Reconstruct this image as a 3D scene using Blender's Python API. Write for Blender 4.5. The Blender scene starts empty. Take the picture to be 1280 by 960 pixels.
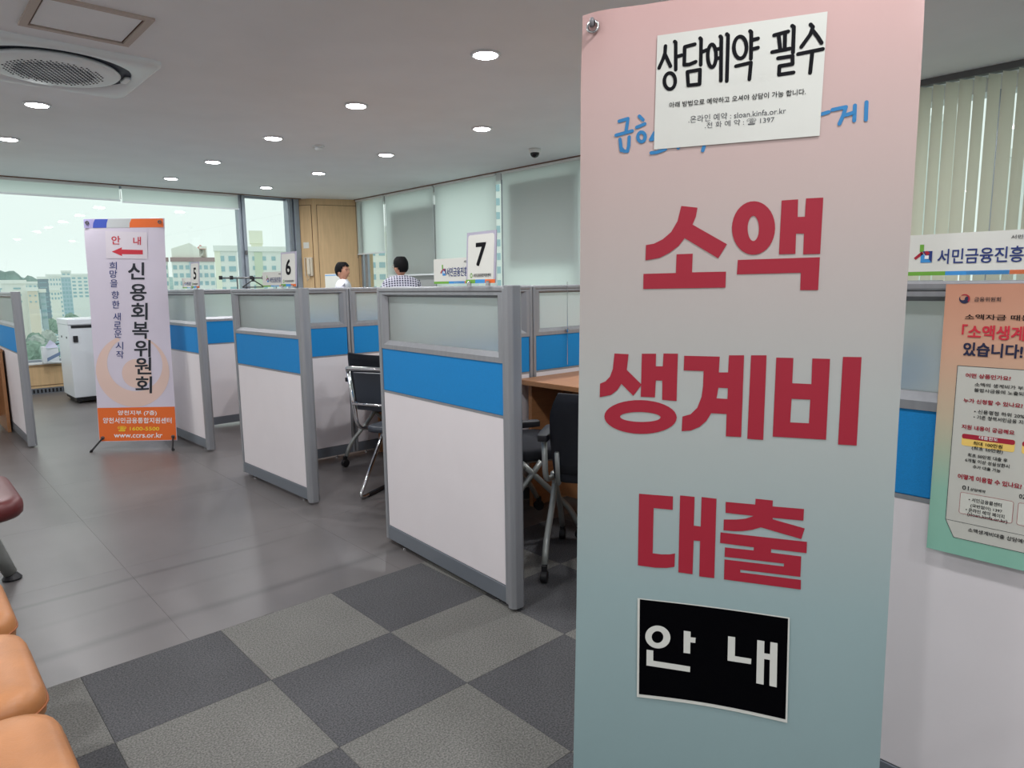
import bpy, bmesh, math, random
from mathutils import Vector, Matrix
random.seed(7)
C = bpy.context.scene.collection
PI = math.pi

# ------------------------------------------------------------------ camera, world, exposure
F_PX, YAW, PITCH, ROLL, EYE = 863.616, .834362, .142377, -.013339, 1.2536
def cam_axes():
    f = Vector((math.cos(YAW)*math.cos(PITCH), math.sin(YAW)*math.cos(PITCH), -math.sin(PITCH)))
    r = Vector((math.sin(YAW), -math.cos(YAW), 0)); u = r.cross(f)
    c, s = math.cos(ROLL), math.sin(ROLL)
    return f, r*c + u*s, u*c - r*s
CF, CR, CU = cam_axes()
cd = bpy.data.cameras.new('camera'); cam = bpy.data.objects.new('camera', cd); C.objects.link(cam)
cam.matrix_world = Matrix(((CR.x, CU.x, -CF.x, 0), (CR.y, CU.y, -CF.y, 0), (CR.z, CU.z, -CF.z, EYE), (0, 0, 0, 1)))
cd.sensor_width = 36; cd.lens = F_PX*36/1280; cd.clip_start = .02; cd.clip_end = 5000
sc = bpy.context.scene; sc.camera = cam
sc.view_settings.view_transform = 'Standard'; sc.view_settings.look = 'None'
sc.view_settings.gamma = 1; sc.view_settings.use_curve_mapping = False
sc.view_settings.exposure = 0.08
try:
    sc.cycles.max_bounces = 8; sc.cycles.diffuse_bounces = 4; sc.cycles.transparent_max_bounces = 12
    sc.cycles.caustics_reflective = False; sc.cycles.caustics_refractive = False
    sc.cycles.sample_clamp_indirect = 6
except Exception: pass
w = bpy.data.worlds.new('overcast_sky'); sc.world = w; w.use_nodes = True
bg = w.node_tree.nodes['Background']
bg.inputs[0].default_value = (.79, .87, .85, 1); bg.inputs[1].default_value = 1.12
LAMP_W = 10.8

def ray(px, py): return CF + CR*((px-640)/F_PX) - CU*((py-480)/F_PX)

# ------------------------------------------------------------------ materials
def lin(c):
    return tuple((v/255/12.92 if v/255 <= .04045 else ((v/255+.055)/1.055)**2.4) for v in c)
MATS = {}
def mat(name, col, rough=.5, metal=0, noise=0, nscale=20, bump=0, bscale=100, spec=.5, emit=None, estr=0, stretch=None, trans=0):
    if name in MATS: return MATS[name]
    m = bpy.data.materials.new(name); m.use_nodes = True; nt = m.node_tree; b = nt.nodes['Principled BSDF']
    c = lin(col); b.inputs['Base Color'].default_value = (*c, 1)
    b.inputs['Roughness'].default_value = rough; b.inputs['Metallic'].default_value = metal
    b.inputs['Specular IOR Level'].default_value = spec
    if noise or bump:
        tc = nt.nodes.new('ShaderNodeTexCoord'); mp = nt.nodes.new('ShaderNodeMapping')
        nt.links.new(tc.outputs['Object'], mp.inputs[0])
        if stretch: mp.inputs['Scale'].default_value = stretch
    if noise:
        n = nt.nodes.new('ShaderNodeTexNoise'); n.inputs['Scale'].default_value = nscale; n.inputs['Detail'].default_value = 5
        nt.links.new(mp.outputs[0], n.inputs[0])
        r = nt.nodes.new('ShaderNodeValToRGB'); nt.links.new(n.outputs[0], r.inputs[0])
        r.color_ramp.elements[0].position = .3; r.color_ramp.elements[1].position = .7
        r.color_ramp.elements[0].color = (*[max(0, v*(1-noise)) for v in c], 1); r.color_ramp.elements[1].color = (*[min(1, v*(1+noise)) for v in c], 1)
        nt.links.new(r.outputs[0], b.inputs['Base Color'])
    if bump:
        n2 = nt.nodes.new('ShaderNodeTexNoise'); n2.inputs['Scale'].default_value = bscale
        nt.links.new(mp.outputs[0], n2.inputs[0])
        bp = nt.nodes.new('ShaderNodeBump'); bp.inputs['Strength'].default_value = bump; bp.inputs['Distance'].default_value = .01
        nt.links.new(n2.outputs[0], bp.inputs['Height']); nt.links.new(bp.outputs[0], b.inputs['Normal'])
    if emit:
        b.inputs['Emission Color'].default_value = (*lin(emit), 1); b.inputs['Emission Strength'].default_value = estr
    MATS[name] = m; return m
def ramp_mat(name, stops, axis='Z', rough=.5, transl=0):
    m = bpy.data.materials.new(name); m.use_nodes = True; nt = m.node_tree; b = nt.nodes['Principled BSDF']
    tc = nt.nodes.new('ShaderNodeTexCoord'); sp = nt.nodes.new('ShaderNodeSeparateXYZ'); nt.links.new(tc.outputs['Object'], sp.inputs[0])
    mr = nt.nodes.new('ShaderNodeMapRange'); mr.inputs['From Min'].default_value = stops[0][0]; mr.inputs['From Max'].default_value = stops[-1][0]
    nt.links.new(sp.outputs[axis], mr.inputs[0]); r = nt.nodes.new('ShaderNodeValToRGB'); nt.links.new(mr.outputs[0], r.inputs[0])
    a, z = stops[0][0], stops[-1][0]
    for i, (v, c) in enumerate(stops):
        p = (v-a)/(z-a)
        e = r.color_ramp.elements[0] if i == 0 else (r.color_ramp.elements[1] if i == len(stops)-1 else r.color_ramp.elements.new(p))
        e.position = p; e.color = (*lin(c), 1)
    # keep order-safe: rewrite after creation
    for e, (v, c) in zip(r.color_ramp.elements, stops): e.position = (v-a)/(z-a); e.color = (*lin(c), 1)
    nt.links.new(r.outputs[0], b.inputs['Base Color']); b.inputs['Roughness'].default_value = rough
    return m
def glass_mat(name, tint=(1, 1, 1), refl=.08):
    m = bpy.data.materials.new(name); m.use_nodes = True; nt = m.node_tree; nt.nodes.clear()
    o = nt.nodes.new('ShaderNodeOutputMaterial'); t = nt.nodes.new('ShaderNodeBsdfTransparent'); g = nt.nodes.new('ShaderNodeBsdfGlossy')
    t.inputs[0].default_value = (*tint, 1); g.inputs['Roughness'].default_value = .01
    fr = nt.nodes.new('ShaderNodeFresnel'); ge = nt.nodes.new('ShaderNodeNewGeometry'); io = nt.nodes.new('ShaderNodeMapRange')
    io.inputs[3].default_value = 1.5; io.inputs[4].default_value = 1/1.5; nt.links.new(ge.outputs['Backfacing'], io.inputs[0]); nt.links.new(io.outputs[0], fr.inputs[0])
    mx = nt.nodes.new('ShaderNodeMixShader'); nt.links.new(fr.outputs[0], mx.inputs[0])
    nt.links.new(t.outputs[0], mx.inputs[1]); nt.links.new(g.outputs[0], mx.inputs[2]); nt.links.new(mx.outputs[0], o.inputs[0])
    return m
def cloth_trans(name, col, tr, transp=0, tcol=None):
    m = bpy.data.materials.new(name); m.use_nodes = True; nt = m.node_tree; nt.nodes.clear()
    o = nt.nodes.new('ShaderNodeOutputMaterial'); d = nt.nodes.new('ShaderNodeBsdfDiffuse'); t = nt.nodes.new('ShaderNodeBsdfTranslucent')
    d.inputs[0].default_value = (*lin(col), 1); t.inputs[0].default_value = (*lin(tcol or col), 1)
    mx = nt.nodes.new('ShaderNodeMixShader'); mx.inputs[0].default_value = tr
    nt.links.new(d.outputs[0], mx.inputs[1]); nt.links.new(t.outputs[0], mx.inputs[2]); last = mx
    if transp:
        tp = nt.nodes.new('ShaderNodeBsdfTransparent'); m2 = nt.nodes.new('ShaderNodeMixShader'); m2.inputs[0].default_value = transp
        nt.links.new(mx.outputs[0], m2.inputs[1]); nt.links.new(tp.outputs[0], m2.inputs[2]); last = m2
    nt.links.new(last.outputs[0], o.inputs[0]); return m
def frosted_mat():
    m = bpy.data.materials.new('frosted_glass'); m.use_nodes = True; nt = m.node_tree; nt.nodes.clear()
    o = nt.nodes.new('ShaderNodeOutputMaterial')
    rf = nt.nodes.new('ShaderNodeBsdfRefraction'); rf.inputs['Roughness'].default_value = .55; rf.inputs['IOR'].default_value = 1.12
    rf.inputs[0].default_value = (.95, 1, .98, 1)
    d = nt.nodes.new('ShaderNodeBsdfDiffuse'); d.inputs[0].default_value = (.80, .88, .85, 1)
    g = nt.nodes.new('ShaderNodeBsdfGlossy'); g.inputs['Roughness'].default_value = .25
    a = nt.nodes.new('ShaderNodeMixShader'); a.inputs[0].default_value = .34
    nt.links.new(rf.outputs[0], a.inputs[1]); nt.links.new(d.outputs[0], a.inputs[2])
    b = nt.nodes.new('ShaderNodeMixShader'); b.inputs[0].default_value = .05
    nt.links.new(a.outputs[0], b.inputs[1]); nt.links.new(g.outputs[0], b.inputs[2]); nt.links.new(b.outputs[0], o.inputs[0])
    return m
M = dict(
 ceil=mat('ceiling_paint', (240, 243, 246), .8, noise=.02, nscale=3),
 wall=mat('wall_paint', (232, 233, 232), .8, noise=.02, nscale=3),
 alu=mat('brushed_aluminium', (150, 152, 156), .42, .35, noise=.05, nscale=60, stretch=(1, 1, .05)),
 alu_d=mat('grey_aluminium', (118, 124, 132), .42, .3),
 white_board=mat('white_board', (226, 220, 222), .5, noise=.015, nscale=6),
 blue=mat('blue_fabric', (3, 130, 198), .8, noise=.06, nscale=300, bump=.15, bscale=600),
 frost=frosted_mat(),
 desk=mat('desk_wood', (170, 120, 80), .45, noise=.10, nscale=9, stretch=(1, 12, 12)),
 wood=mat('pale_wood', (214, 182, 138), .5, noise=.07, nscale=7, stretch=(6, 6, .5)),
 wood_line=mat('wood_groove', (96, 66, 44), .6),
 trimwood=mat('ceiling_trim_wood', (118, 84, 66), .5),
 winframe=mat('window_aluminium', (158, 166, 176), .35, .5, noise=.05, nscale=10),
 winwhite=mat('white_sill', (230, 232, 230), .5),
 glass=glass_mat('window_glass', (.97, 1, .985)),
 blind=cloth_trans('roller_blind_cloth', (242, 245, 242), .9, .03, (252, 255, 253)),
 slat=cloth_trans('slat_cloth', (232, 229, 212), .40, 0, (234, 233, 220)),
 railgrey=mat('rail_grey', (98, 98, 98), .5, .3),
 chrome=mat('chrome', (214, 214, 216), .12, 1),
 tube=mat('grey_tube', (158, 162, 158), .35, .35),
 black=mat('black_plastic', (20, 20, 24), .5, bump=.05, bscale=300),
 mesh=mat('black_mesh_fabric', (22, 24, 32), .85, bump=.4, bscale=500),
 blackvinyl=mat('black_vinyl', (44, 50, 60), .4),
 tan=mat('tan_leather', (178, 118, 70), .42, noise=.16, nscale=9, bump=.06, bscale=180),
 tanseam=mat('tan_seam', (150, 84, 36), .5),
 red=mat('maroon_leather', (92, 34, 34), .4, noise=.1, nscale=10),
 cabinet=mat('white_cabinet', (216, 222, 226), .4),
 paper=mat('white_paper', (220, 221, 214), .7, noise=.02, nscale=8),
 ink=mat('black_ink', (14, 14, 20), .8, spec=.2), signblack=mat('sign_black', (3, 3, 6), .9, spec=.05),
 crimson=mat('crimson_print', (166, 26, 50), .6), navy=mat('navy_print', (30, 52, 120), .6),
 deepnavy=mat('deep_navy_print', (28, 32, 66), .6), dark=mat('dark_print', (30, 36, 46), .6),
 orange=mat('orange_print', (236, 110, 40), .6), peach=mat('peach_print', (228, 198, 186), .6),
 yellow=mat('yellow_print', (252, 226, 60), .6), whitep=mat('white_print', (244, 244, 244), .6),
 green=mat('green_print', (110, 170, 60), .6), skyblue=mat('skyblue_print', (60, 146, 214), .6),
 brushblue=mat('brush_blue', (44, 128, 186), .6), lilac=mat('lilac_print', (176, 168, 214), .6),
 royal=mat('royal_blue_print', (58, 84, 184), .6), greyp=mat('grey_print', (196, 200, 200), .6),
 banner2=mat('lilac_white_sheet', (216, 208, 222), .55, noise=.02, nscale=4),
 arrow=mat('red_print', (206, 44, 62), .6),
 board=mat('grey_board', (168, 172, 172), .8),
 duct=mat('dark_outlet', (38, 44, 60), .6),
 acw=mat('ac_white', (232, 238, 240), .45),
 skin=mat('skin', (196, 142, 116), .55, noise=.05, nscale=30), hair=mat('black_hair', (12, 11, 13), .7, bump=.4, bscale=160, spec=.15),
 shirt=mat('white_shirt', (226, 228, 236), .7, bump=.2, bscale=40), trousers=mat('charcoal_trousers', (50, 52, 60), .8),
 acry=glass_mat('clear_acrylic', (.96, .98, .98)),
)

# ------------------------------------------------------------------ mesh builder
class MB:
    def __init__(s): s.v = []; s.f = []
    def add(s, vs, fs):
        n = len(s.v); s.v += [tuple(v) for v in vs]; s.f += [tuple(i+n for i in f) for f in fs]; return s
    def box(s, x0, x1, y0, y1, z0, z1):
        return s.add([(x0,y0,z0),(x1,y0,z0),(x1,y1,z0),(x0,y1,z0),(x0,y0,z1),(x1,y0,z1),(x1,y1,z1),(x0,y1,z1)],
                     [(3,2,1,0),(4,5,6,7),(0,1,5,4),(1,2,6,5),(2,3,7,6),(3,0,4,7)])
    def prism(s, poly, z0, z1):
        n = len(poly)
        a = sum(poly[i][0]*poly[(i+1)%n][1]-poly[(i+1)%n][0]*poly[i][1] for i in range(n))
        if a < 0: poly = poly[::-1]
        return s.add([(x,y,z0) for x,y in poly]+[(x,y,z1) for x,y in poly],
                     [tuple(range(n))[::-1], tuple(range(n,2*n))]+[(i,(i+1)%n,n+(i+1)%n,n+i) for i in range(n)])
    def tube(s, path, r, n=10, cap=True, radii=None):
        P = [Vector(p) for p in path]; rings = []
        up = None
        for i, p in enumerate(P):
            t = (P[min(i+1,len(P)-1)]-P[max(i-1,0)]).normalized()
            if up is None:
                up = Vector((0,0,1)) if abs(t.z) < .9 else Vector((1,0,0))
            a = t.cross(up).normalized(); b = a.cross(t).normalized(); up = b
            rr = radii[i] if radii else r
            rings.append([p + a*math.cos(2*PI*k/n)*rr + b*math.sin(2*PI*k/n)*rr for k in range(n)])
        base = len(s.v); vs = [v for ring in rings for v in ring]; fs = []
        for i in range(len(P)-1):
            for k in range(n):
                a0 = i*n+k; b0 = i*n+(k+1)%n; fs.append((a0, b0, b0+n, a0+n))
        if cap: fs.append(tuple(range(n))[::-1]); fs.append(tuple(range((len(P)-1)*n, len(P)*n)))
        return s.add(vs, fs)
    def lathe(s, c, prof, n=24, axis='z'):
        vs = []; fs = []
        for r, h in prof:
            for k in range(n):
                x, y = r*math.cos(2*PI*k/n), r*math.sin(2*PI*k/n)
                if axis == 'z': vs.append((c[0]+x, c[1]+y, c[2]+h))
                elif axis == 'y': vs.append((c[0]+x, c[1]+h, c[2]+y))
                else: vs.append((c[0]+h, c[1]+x, c[2]+y))
        for i in range(len(prof)-1):
            for k in range(n):
                a = i*n+k; b = i*n+(k+1)%n; fs.append((a, b, b+n, a+n))
        fs.append(tuple(range(n))[::-1]); fs.append(tuple(range((len(prof)-1)*n, len(prof)*n)))
        return s.add(vs, fs)
    def build(s, name, m, parent=None, smooth=False, bevel=0, subsurf=0, segs=2):
        me = bpy.data.meshes.new(name); me.from_pydata(s.v, [], s.f); me.validate(); me.materials.append(m)
        bm = bmesh.new(); bm.from_mesh(me); bmesh.ops.recalc_face_normals(bm, faces=bm.faces); bm.to_mesh(me); bm.free()
        o = bpy.data.objects.new(name, me); C.objects.link(o)
        if parent: o.parent = parent
        if bevel:
            b = o.modifiers.new('bevel', 'BEVEL'); b.width = bevel; b.segments = segs; b.limit_method = 'ANGLE'
        if subsurf:
            q = o.modifiers.new('subd', 'SUBSURF'); q.levels = subsurf; q.render_levels = subsurf
        if smooth:
            for p in me.polygons: p.use_smooth = True
        return o
def thing(name, label, cat, loc=(0,0,0), rz=0, group=None):
    o = bpy.data.objects.new(name, None); C.objects.link(o); o.empty_display_size = .05
    o.location = loc; o.rotation_euler = (0,0,rz); o['label'] = label; o['category'] = cat
    if group: o['group'] = group
    return o
def tag(o, label, cat, group=None, kind=None):
    o['label'] = label; o['category'] = cat
    if group: o['group'] = group
    if kind: o['kind'] = kind
    return o
def struct(o): o['kind'] = 'structure'; return o
def dup(root, loc=None, rz=None, label=None, group=None):
    def cp(o, par):
        c = o.copy(); C.objects.link(c); c.parent = par
        for ch in list(o.children): cp(ch, c)
        return c
    r = cp(root, None)
    if loc is not None: r.location = loc
    if rz is not None: r.rotation_euler = (0,0,rz)
    if label: r['label'] = label
    if group: r['group'] = group
    return r

# ------------------------------------------------------------------ flat print on a plane
class Plane:
    def __init__(s, o, r, up, base):
        s.o = Vector(o); s.r = Vector(r).normalized(); s.up = Vector(up).normalized(); s.n = s.r.cross(s.up); s.base = Vector(base)
    def uv(s, px, py):                      # where the measured sight line meets the sheet
        d = ray(px, py); e = Vector((0,0,EYE)); t = (s.o-e).dot(s.n)/d.dot(s.n); p = e + d*t - s.o
        return (p.dot(s.r), p.dot(s.up))
    def P(s, u, v, off=0): return s.o + s.r*u + s.up*v + s.n*off - s.base
def mesh_from(curve_obj_data):
    o = bpy.data.objects.new('tmp', curve_obj_data); C.objects.link(o)
    dg = bpy.context.evaluated_depsgraph_get(); dg.update()
    me = bpy.data.meshes.new_from_object(o.evaluated_get(dg)); bpy.data.objects.remove(o)
    return me
def emit_print(pl, vs, fs, name, m, parent, off):
    me = bpy.data.meshes.new(name); me.from_pydata([pl.P(p[0], p[1], off+(p[2] if len(p) > 2 else 0)) for p in vs], [], fs); me.materials.append(m)
    o = bpy.data.objects.new(name, me); C.objects.link(o); o.parent = parent; return o
def text_geo(s, bold=0, res=3, shear=0):
    c = bpy.data.curves.new('t', 'FONT'); c.body = s; c.offset = bold; c.resolution_u = res; c.shear = shear
    me = mesh_from(c); bpy.data.curves.remove(c)
    vs = [(v.co.x, v.co.y) for v in me.vertices]; fs = [tuple(p.vertices) for p in me.polygons]
    bpy.data.meshes.remove(me)
    x0 = min(v[0] for v in vs); x1 = max(v[0] for v in vs); y0 = min(v[1] for v in vs); y1 = max(v[1] for v in vs)
    return [((x-x0)/(x1-x0), (y-y0)/(y1-y0)) for x, y in vs], fs
class Print:                                 # collects print of one colour on one plane
    def __init__(s, pl): s.pl = pl; s.v = []; s.f = []
    def _add(s, vs, fs):
        n = len(s.v); s.v += vs; s.f += [tuple(i+n for i in f) for f in fs]; return s
    def text(s, t, bl, br, tl, bold=0, px=True):
        if px: bl, br, tl = s.pl.uv(*bl), s.pl.uv(*br), s.pl.uv(*tl)
        g, fs = text_geo(t)
        if bold:
            W_ = math.hypot(br[0]-bl[0], br[1]-bl[1]); H_ = math.hypot(tl[0]-bl[0], tl[1]-bl[1]); b = bold*H_*.55
            nb = len(g); g0 = g; g = []; f0 = fs; fs = []
            for k, (dx, dy) in enumerate(((0,0), (1,1), (1,-1), (-1,1), (-1,-1), (1,0), (-1,0))):
                g += [(a*(1-2*b/W_)+b/W_+dx*b/W_, c*(1-2*b/H_)+b/H_+dy*b/H_) for a, c in g0]; fs += [tuple(i+nb*k for i in f) for f in f0]
        nb = len(g)//(7 if bold else 1); return s._add([(bl[0]+a*(br[0]-bl[0])+b*(tl[0]-bl[0]), bl[1]+a*(br[1]-bl[1])+b*(tl[1]-bl[1]), (k//nb)*.00007) for k, (a, b) in enumerate(g)], fs)
    def textuv(s, t, u0, v0, u1, v1, bold=0): return s.text(t, (u0,v0), (u1,v0), (u0,v1), bold, False)
    def polys(s, rings, px=True, conv=None):   # rings: outer + holes
        cu = bpy.data.curves.new('c', 'CURVE'); cu.dimensions = '2D'; cu.fill_mode = 'BOTH'
        for ring in rings:
            pts = [conv(p) if conv else p for p in ring]
            if px: pts = [s.pl.uv(*p) for p in pts]
            sp = cu.splines.new('POLY'); sp.points.add(len(pts)-1)
            for k, p in enumerate(pts): sp.points[k].co = (p[0]*10, p[1]*10, 0, 1)
            sp.use_cyclic_u = True
        me = mesh_from(cu); bpy.data.curves.remove(cu)
        vs = [(v.co.x/10, v.co.y/10) for v in me.vertices]; fs = [tuple(p.vertices) for p in me.polygons]
        bpy.data.meshes.remove(me); return s._add(vs, fs)
    def stroke(s, pts, w, conv=None, px=True):
        if conv: pts = [conv(p) for p in pts]
        if px: pts = [s.pl.uv(*p) for p in pts]
        for k in range(len(pts)):
            p = pts[k]; s.n = getattr(s, 'n', 0)+1; dz = (s.n % 9)*.00005
            s._add([(p[0]+w/2*math.cos(a*PI/6), p[1]+w/2*math.sin(a*PI/6), dz) for a in range(12)], [tuple(range(12))])
            if k:
                q = pts[k-1]; dx, dy = p[0]-q[0], p[1]-q[1]; L = math.hypot(dx, dy) or 1; nx, ny = -dy/L*w/2, dx/L*w/2
                s._add([(q[0]+nx,q[1]+ny,dz+.00002),(q[0]-nx,q[1]-ny,dz+.00002),(p[0]-nx,p[1]-ny,dz+.00002),(p[0]+nx,p[1]+ny,dz+.00002)], [(0,1,2,3)])
        return s
    def rect(s, u0, v0, u1, v1): return s._add([(u0,v0),(u1,v0),(u1,v1),(u0,v1)], [(0,1,2,3)])
    def build(s, name, m, parent, off=.0008, label=None):
        o = emit_print(s.pl, s.v, s.f, name, m, parent, off)
        if label: o['label'] = label
        return o
def ell(cx, cy, rx, ry, n=36, rot=0):
    c, s_ = math.cos(rot), math.sin(rot)
    return [(cx+rx*math.cos(2*PI*k/n)*c-ry*math.sin(2*PI*k/n)*s_, cy+rx*math.cos(2*PI*k/n)*s_+ry*math.sin(2*PI*k/n)*c) for k in range(n)]

# ------------------------------------------------------------------ room shell
H = 2.586; XR = 5.67; YF = 10.19; XL = -3.2; YB = -2.6
floor = struct(MB().box(XL-.2, XR+.2, YB-.2, YF+.2, -.3, -.004).build('floor', mat('subfloor', (46, 46, 48), .8)))
def floor_mat(name, c, rough, noise, ns, bump, bs, fine, scuff=None):
    m = bpy.data.materials.new(name); m.use_nodes = True; nt = m.node_tree; b = nt.nodes['Principled BSDF']
    g = nt.nodes.new('ShaderNodeNewGeometry'); oi = nt.nodes.new('ShaderNodeObjectInfo')
    n1 = nt.nodes.new('ShaderNodeTexNoise'); n1.inputs['Scale'].default_value = ns; n1.inputs['Detail'].default_value = 6
    n2 = nt.nodes.new('ShaderNodeTexNoise'); n2.inputs['Scale'].default_value = bs; n2.inputs['Detail'].default_value = 2
    nt.links.new(g.outputs['Position'], n1.inputs[0]); nt.links.new(g.outputs['Position'], n2.inputs[0])
    def mr(src, a, z, lo=.3, hi=.7):
        q = nt.nodes.new('ShaderNodeMapRange'); q.inputs[1].default_value = lo; q.inputs[2].default_value = hi
        q.inputs[3].default_value = a; q.inputs[4].default_value = z; nt.links.new(src, q.inputs[0]); return q.outputs[0]
    a = mr(n1.outputs[0], 1-noise, 1+noise); f = mr(n2.outputs[0], 1-fine, 1+fine, .35, .65); r = mr(oi.outputs['Random'], .94, 1.06, 0, 1)
    m1 = nt.nodes.new('ShaderNodeMath'); m1.operation = 'MULTIPLY'; nt.links.new(a, m1.inputs[0]); nt.links.new(f, m1.inputs[1])
    m2 = nt.nodes.new('ShaderNodeMath'); m2.operation = 'MULTIPLY'; nt.links.new(m1.outputs[0], m2.inputs[0]); nt.links.new(r, m2.inputs[1])
    vm = nt.nodes.new('ShaderNodeVectorMath'); vm.operation = 'SCALE'; vm.inputs[0].default_value = lin(c); nt.links.new(m2.outputs[0], vm.inputs['Scale'])
    last = vm.outputs[0]
    if scuff:
        sp = nt.nodes.new('ShaderNodeSeparateXYZ'); nt.links.new(g.outputs['Position'], sp.inputs[0])
        def mth(op, a_, b_):
            q = nt.nodes.new('ShaderNodeMath'); q.operation = op; q.use_clamp = op == 'MULTIPLY'
            for k_, v_ in enumerate((a_, b_)):
                if isinstance(v_, (int, float)): q.inputs[k_].default_value = v_
                else: nt.links.new(v_, q.inputs[k_])
            return q.outputs[0]
        tot = None
        for yc, wd, xa, xb, st_ in scuff:
            dy = mth('ABSOLUTE', mth('SUBTRACT', mth('ADD', sp.outputs['Y'], mth('MULTIPLY_ADD' if 0 else 'MULTIPLY', n1.outputs[0], .06)), yc+.03), 0)
            f_ = mr(dy, st_, 0, 0, wd); xm = mth('MULTIPLY', mr(sp.outputs['X'], 0, 1, xa, xa+.15), mr(sp.outputs['X'], 1, 0, xb-.6, xb))
            f_ = mth('MULTIPLY', f_, xm); tot = f_ if tot is None else mth('ADD', tot, f_)
        vs2 = nt.nodes.new('ShaderNodeVectorMath'); vs2.operation = 'SCALE'; nt.links.new(last, vs2.inputs[0]); nt.links.new(mth('SUBTRACT', 1.0, tot), vs2.inputs['Scale']); last = vs2.outputs[0]
    nt.links.new(last, b.inputs['Base Color']); b.inputs['Roughness'].default_value = rough
    if bump:
        bp = nt.nodes.new('ShaderNodeBump'); bp.inputs['Strength'].default_value = bump; bp.inputs['Distance'].default_value = .003
        nt.links.new(n2.outputs[0], bp.inputs['Height']); nt.links.new(bp.outputs[0], b.inputs['Normal'])
    return m
vinyl = floor_mat('grey_vinyl', (99, 95, 94), .34, .10, 2.2, .03, 300, .04, [(3.26, .024, .15, 1.6, .42), (2.74, .04, .1, 3.2, .34), (3.02, .03, .2, 1.4, .14), (4.4, .05, .6, 3.0, .10)])
carp_d = floor_mat('dark_carpet', (76, 76, 78), .95, .06, 4, .6, 190, .42)
carp_l = floor_mat('light_carpet', (108, 107, 103), .95, .06, 4, .6, 190, .36)
def tile_mesh(name, w, d, m, h=.004, g=.0006):
    b = MB().box(g, w-g, g, d-g, -h, 0)
    me = bpy.data.meshes.new(name); me.from_pydata(b.v, [], b.f); me.materials.append(m); return me
TX, TY, TS = .3585, 2.5197, .45
md, ml = tile_mesh('carpet_tile', TS, TS, carp_d), tile_mesh('carpet_tile', TS, TS, carp_l)
for i in range(-4, 12):
    for j in range(0, 8):
        o = bpy.data.objects.new('carpet_tile', md if (i+j) % 2 == 0 else ml); C.objects.link(o)
        o.location = (TX+i*TS, TY-(j+1)*TS, 0); o.parent = floor
sub = floor
mv = tile_mesh('vinyl_tile', .9, .9, vinyl, g=.0004)
for i in range(-3, 7):
    for j in range(0, 9):
        o = bpy.data.objects.new('vinyl_tile', mv); C.objects.link(o); o.location = (.70+(i-1)*.9, TY+j*.9, 0); o.parent = floor
struct(MB().box(XL-.2, XR+.2, YB-.2, YF+.2, H, H+.15).build('ceiling', M['ceil']))
struct(MB().box(XL-.2, XL, YB, YF, 0, H).build('wall_left', M['wall']))
struct(MB().box(XL-.2, XR+.2, YB-.2, YB, 0, H).build('wall_back', M['wall']))
# far window wall: wooden apron, white sill, glass, aluminium mullions
wf = struct(MB().box(XL, 4.87, YF, YF+.2, 0, .36).build('wall_front', M['wall']))
ap = MB().box(XL, 4.87, YF-.03, YF, .07, .36).build('wood_panel', M['wood'], wf)
MB().box(XL, 4.87, YF-.034, YF-.03, .10, .105).box(XL, 4.87, YF-.034, YF-.03, .335, .34).build('groove', M['wood_line'], wf)
vt = MB()
for k in range(150): vt.box(-1.0+k*.04, -1.0+k*.04+.02, YF-.034, YF-.028, .012, .055)
MB().box(XL, 4.87, YF-.03, YF, 0, .07).build('floor_vent', M['alu_d'], wf)
v_ = vt.build('vent_slot', M['black'], wf); v_['kind'] = 'stuff'
struct(MB().box(XL, 4.87, YF-.05, YF+.15, .36, .385).build('trim_1', M['winwhite'], bevel=.004))
w1 = struct(MB().box(3.95, 3.985, YF-.02, YF+.1, .385, H).box(4.005, 4.05, YF-.04, YF+.1, .385, H).box(3.985, 4.005, YF, YF+.08, .385, H).build('window_1', M['winframe'], bevel=.004))
MB().box(XL, 4.87, YF+.02, YF+.09, .385, .415).box(XL, 4.87, YF+.02, YF+.09, H-.03, H).build('window_rail', M['winframe'], w1)
MB().box(4.69, 4.73, YF-.05, YF+.1, .385, H).box(4.745, 4.775, YF-.02, YF+.1, .385, H).box(4.79, 4.87, YF-.05, YF+.1, .385, H).box(4.73, 4.79, YF, YF+.06, .385, H).build('window_post', M['winframe'], w1, bevel=.003)
MB().box(4.0, 4.03, YF-.075, YF-.04, 1.74, 1.80).build('window_latch', M['railgrey'], w1, bevel=.005)
for a, b in ((XL, -.6), (-.6, 1.0), (1.0, 3.95), (4.05, 4.69)):
    MB().box(a, b, YF+.05, YF+.056, .415, H-.03).build('window_pane', M['glass'], w1)
MB().box(-.63, -.57, YF, YF+.09, .385, H).build('window_post', M['winframe'], w1)
struct(MB().box(XL, 4.87, YF-.13, YF-.115, H-.012, H).build('trim_2', M['trimwood']))
struct(MB().box(XR-.10, XR-.085, 2.2, 9.72, H-.012, H).build('trim_3', M['trimwood']))
# wooden corner column
col = struct(MB().prism([(4.87, 10.19), (5.0, 9.945), (5.64, 9.72), (5.87, 9.72), (5.87, 10.39), (4.87, 10.39)], 0, H).build('wall_corner', M['wood']))
def on_face(p0, p1, u0, u1, z0, z1, t, name, m, par):
    d = Vector((p1[0]-p0[0], p1[1]-p0[1], 0)).normalized(); n = Vector((d.y, -d.x, 0)); p = Vector((p0[0], p0[1], 0))
    if n.dot(-Vector((p0[0], p0[1], 0))) < 0: n = -n
    vs = [p+d*u+n*o+Vector((0,0,z)) for u, o, z in ((u0,0,z0),(u1,0,z0),(u1,t,z0),(u0,t,z0),(u0,0,z1),(u1,0,z1),(u1,t,z1),(u0,t,z1))]
    return MB().add(vs, [(3,2,1,0),(4,5,6,7),(0,1,5,4),(1,2,6,5),(2,3,7,6),(3,0,4,7)]).build(name, m, par)
pa, pb, pc = (4.87, 10.19), (5.0, 9.945), (5.64, 9.72)
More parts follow.
